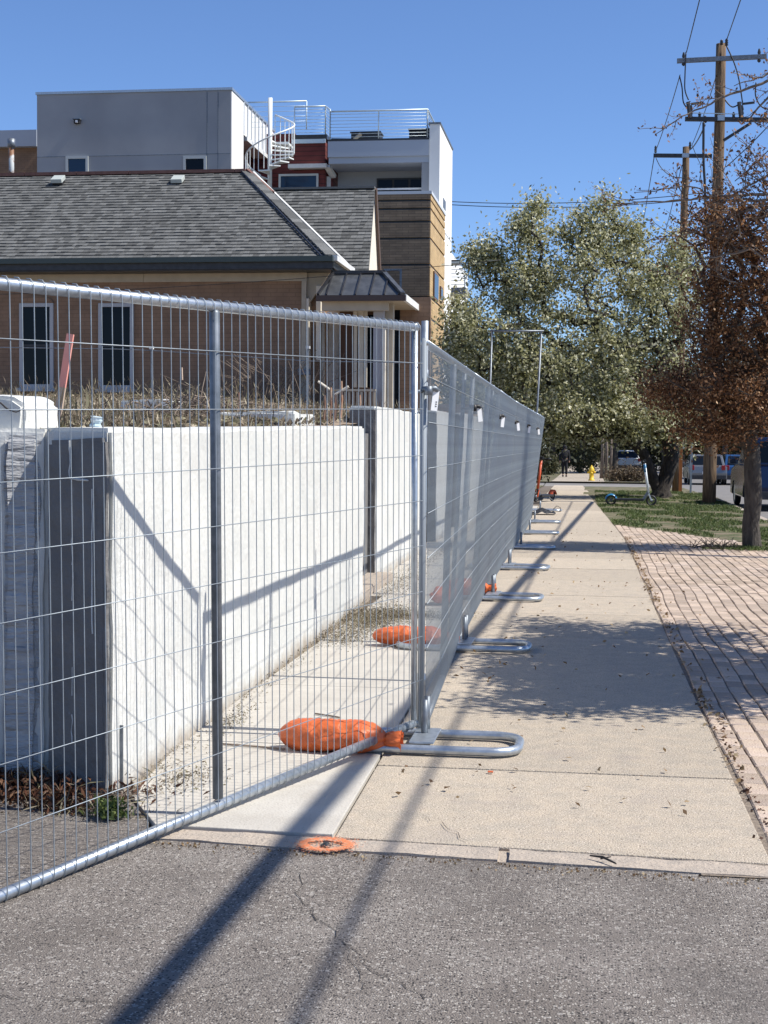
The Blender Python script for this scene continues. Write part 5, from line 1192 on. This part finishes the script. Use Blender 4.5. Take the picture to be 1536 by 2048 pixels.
# ------------------------------------------------------------------ scooters
def scooter(label, mbody, mfender, loc, rz, lean):
    r = thing('kick_scooter', label, 'kick scooter')
    for x, nm in ((.55, 'wheel'), (-.50, 'wheel')):
        P = [(x+.115*math.cos(a), 0, .14+.115*math.sin(a)) for a in [k*math.pi/10 for k in range(20)]]
        wh = MB().tube(P, .026, n=8, closed=True).obj('wheel', m_black, r, smooth=True)
        MB().tube([(x, -.02, .14), (x, .02, .14)], .045, n=12).obj('hub', m_galvd, wh, smooth=True)
        b = MB()
        for k in range(5): a = k*math.pi*.4; b.bar((x, 0, .14), (x+.1*math.cos(a), 0, .14+.1*math.sin(a)), .02, .012)
        b.obj('spoke', m_darkm, wh)
    MB().box(-.42, .36, -.09, .09, .13, .19).obj('deck', m_darkm, r, bevel=.02)
    MB().bar((.34, 0, .16), (.47, 0, .36), .06, .07).obj('neck', m_galvd, r)
    MB().tube([(.47, 0, .34), (.36, 0, 1.08)], .034, n=12).obj('stem', mbody, r, smooth=True)
    MB().tube([(.385, 0, .86), (.362, 0, 1.06)], .037, n=12).obj('stem_wrap', mfender, r, smooth=True)
    b = MB(); b.bar((.48, -.045, .32), (.55, -.045, .14), .014, .035); b.bar((.48, .045, .32), (.55, .045, .14), .014, .035); b.obj('fork', mbody, r)
    MB().tube([(.30, -.25, 1.13), (.345, -.08, 1.12), (.345, .08, 1.12), (.30, .25, 1.13)], .017, n=8).obj('handlebar', m_black, r, smooth=True)
    for s in (-1, 1): MB().tube([(.30, s*.24, 1.13), (.33, s*.13, 1.125)], .024, n=8).obj('grip', m_black, r, smooth=True)
    MB().box(.33, .40, -.05, .05, 1.10, 1.18).obj('head_unit', m_black, r, bevel=.015)
    b = MB(); n = 12; vs = []
    for k in range(n+1):
        a = math.radians(10+k*160/n); R1 = .165
        for yy_, rr in ((-.075, .13), (-.05, R1), (.05, R1), (.075, .13)): vs.append((-.50+rr*math.cos(a), yy_, .14+rr*math.sin(a)))
    b.add(vs, [(4*k+j, 4*k+j+1, 4*k+j+5, 4*k+j+4) for k in range(n) for j in range(3)]); b.obj('rear_fender', mfender, r, smooth=True)
    MB().tube([(-.1, .06, .14), (-.16, .20, .01)], .01, n=6).obj('kickstand', m_galvd, r)
    r.location = loc; r.rotation_euler = (lean, 0, rz); return r
q = G(1258, 1013)
scooter('white kick scooter with teal stem and blue rear fender parked on the grass verge', mat('scooter_white', (.75, .78, .78), rough=.35), mat('scooter_teal', (.03, .17, .33), rough=.3), (q.x+.03, 36.8, .014), .04, .0).scale = (.93, .93, .96)
mo = mat('scooter_orange', (.62, .11, .04), rough=.4)
q = G(1080, 1005); scooter('orange kick scooter standing at the end of the wire fence', mo, mo, (q.x+.10, q.y+.3, .014), math.radians(-112), -.06)

# ------------------------------------------------------------------ sign post, orange marker
q = G(1381, 987); t_ = thing('sign_post', 'slim bare metal sign post by the kerb between the tree and the pole', 'post', tuple(q))
MB().bar(q, V(q.x+.03, q.y, 2.6), .06, .04, V(0, 1, 0)).obj('channel', m_galv, t_); MB().box(q.x-.12, q.x+.18, q.y-.03, q.y-.022, 2.2, 2.65).obj('sign_plate', m_galv, t_)
q = PY(1353, 985, 49.5); tag(MB().box(q.x+.02, q.x+.12, 48.6, 48.7, 0, 1.5).obj('marker_board', mat('orange_wood', (.5, .17, .05), rough=.8)), 'narrow orange board standing right behind the big forked trunk', 'board')

# ------------------------------------------------------------------ cars
def car(label, loc, rz, body, L_=4.7, W=1.85, Hh=1.5, suv=False):
    r = thing('parked_car', label, 'car', (0, 0, 0), 'cars parked along the street')
    wr_ = .36 if suv else .32; xf, xb = L_*.31, -L_*.30; hood = Hh*.60 if suv else Hh*.57; belt = Hh*.62
    def arch(cx): return [(cx+(wr_+.06)*math.cos(a), .30+(wr_+.04)*math.sin(a)) for a in [math.pi*k/8 for k in range(9)]]
    prof = [(L_/2-.03, .30)]+arch(xf)+arch(xb)+[(-L_/2+.02, .30), (-L_/2, .6), (-L_/2+.06, belt), (-L_*.20, belt+.02), (L_*.22, belt), (L_/2-.25, hood*.92), (L_/2-.04, hood*.72), (L_/2, .5)]
    b = MB(); b.slab([V(x, -W/2, z) for x, z in prof], (0, W, 0)); b.obj('body', body, r, bevel=.045)
    rx0, rx1 = (-L_*.47, L_*.04) if suv else (-L_*.26, L_*.02); bx0, bx1 = (-L_/2+.06, L_*.22) if suv else (-L_*.42, L_*.22); iw = W/2-.16; bw = W/2-.05
    zb_ = belt-.01; b = MB(); vs = [(bx0, -bw, zb_), (bx1, -bw, zb_), (bx1, bw, zb_), (bx0, bw, zb_), (rx0, -iw, Hh), (rx1, -iw, Hh), (rx1, iw, Hh), (rx0, iw, Hh)]
    b.add(vs, [(3, 2, 1, 0), (4, 5, 6, 7), (0, 1, 5, 4), (1, 2, 6, 5), (2, 3, 7, 6), (3, 0, 4, 7)]); b.obj('cabin', body, r, bevel=.05)
    v = [V(*q) for q in vs]
    def pane(i, j, k, l, s0, s1, nm):
        A__, B__, D__, E__ = v[i], v[j], v[k], v[l]
        def P_(s, t): return (A__.lerp(B__, s)).lerp(E__.lerp(D__, s), t)
        q = [P_(s0, .12), P_(s1, .12), P_(s1, .86), P_(s0, .86)]; n_ = (q[1]-q[0]).cross(q[3]-q[0]).normalized(); MB().slab([w_+n_*.012 for w_ in q], -n_*.02).obj(nm, m_glass, r)
    pane(0, 1, 5, 4, .06, .33, 'side_window'); pane(0, 1, 5, 4, .37, .62, 'side_window'); pane(0, 1, 5, 4, .65, .93, 'side_window')
    pane(2, 3, 7, 6, .07, .35, 'side_window'); pane(2, 3, 7, 6, .38, .63, 'side_window'); pane(2, 3, 7, 6, .66, .94, 'side_window')
    pane(1, 2, 6, 5, .07, .93, 'windscreen'); pane(3, 0, 4, 7, .08, .92, 'rear_window')
    for x in (xf, xb):
        for s in (-1, 1):
            y = s*(W/2-.11); P = [(x+(wr_-.07)*math.cos(a), y, wr_+(wr_-.07)*math.sin(a)) for a in [k*math.pi/9 for k in range(18)]]
            wh = MB().tube(P, .085, n=8, closed=True).obj('wheel', m_black, r, smooth=True)
            MB().tube([(x, y-.07, wr_), (x, y+.07, wr_)], wr_-.13, n=14).obj('rim', m_galv, wh)
    for s in (-1, 1):
        MB().box(L_/2-.14, L_/2+.006, s*W*.36-.16, s*W*.36+.16, hood*.60, hood*.72).obj('headlight', m_tag, r, bevel=.02)
        MB().box(-L_/2-.006, -L_/2+.12, s*W*.40-.09, s*W*.40+.09, .75, .98).obj('tail_light', mat('tail_red', (.3, .01, .01), rough=.3), r, bevel=.02)
        MB().box(L_*.17, L_*.22, s*(W/2+.10)-.10, s*(W/2+.10)+.08, belt+.02, belt+.16).obj('mirror', body, r, bevel=.02)
    MB().box(L_/2-.04, L_/2+.012, -W*.25, W*.25, .45, hood*.62).obj('grille', m_black, r); MB().box(-L_/2-.02, -L_/2+.02, -.26, .26, .55, .68).obj('number_plate', m_tag, r)
    MB().box(-L_/2-.05, -L_/2+.1, -W/2+.05, W/2-.05, .30, .50).obj('bumper', m_darkm, r, bevel=.02)
    r.location = loc; r.rotation_euler.z = rz; return r
car('dark navy SUV parked at the kerb behind the russet tree trunk', (4.85, 40.3, -.13), math.radians(90), mat('navy_paint', (.008, .02, .06), rough=.15, spec=.6, metal=.3), 4.9, 1.95, 1.85, True)
car('silver sedan far down the street left of the near utility pole', (5.6, 76, gz(76)-.13), math.radians(90), mat('silver_paint', (.22, .225, .23), rough=.25, metal=.6))
car('blue sedan far down the street right of the near utility pole', (7.4, 76.5, gz(76)-.13), math.radians(88), mat('blue_paint', (.03, .09, .22), rough=.25, metal=.3))
car('white car parked beyond the crossing right of the hydrant', (2.3, 104, gz(104)-.0), math.radians(93), mat('white_car_paint', (.75, .75, .75), rough=.3))
# cross-street background houses closing the view
for x, y, wd, h, m, lb in ((14, 150, 14, 6.5, m_brown, 'brown house far across the street on the right'), (30, 90, 12, 6, m_cream, 'house across the street behind the right-hand trees')):
    t_ = thing('far_house', lb, 'house', (x, y, -.4)); MB().box(x-wd/2, x+wd/2, y, y+9, -.6, h*.6).obj('wall', m, t_)
    MB().add([(x-wd/2-.4, y-.4, h*.6), (x+wd/2+.4, y-.4, h*.6), (x+wd/2+.4, y+9.4, h*.6), (x-wd/2-.4, y+9.4, h*.6), (x-wd/2, y+4.5, h), (x+wd/2, y+4.5, h)], [(0, 1, 5, 4), (2, 3, 4, 5), (1, 2, 5), (3, 0, 4), (3, 2, 1, 0)]).obj('roof', m_darkm, t_)
    for k in range(3): window(t_, x-wd/2+1+k*wd/3.2, x-wd/2+2.2+k*wd/3.2, .9, 2.3, y-.003)
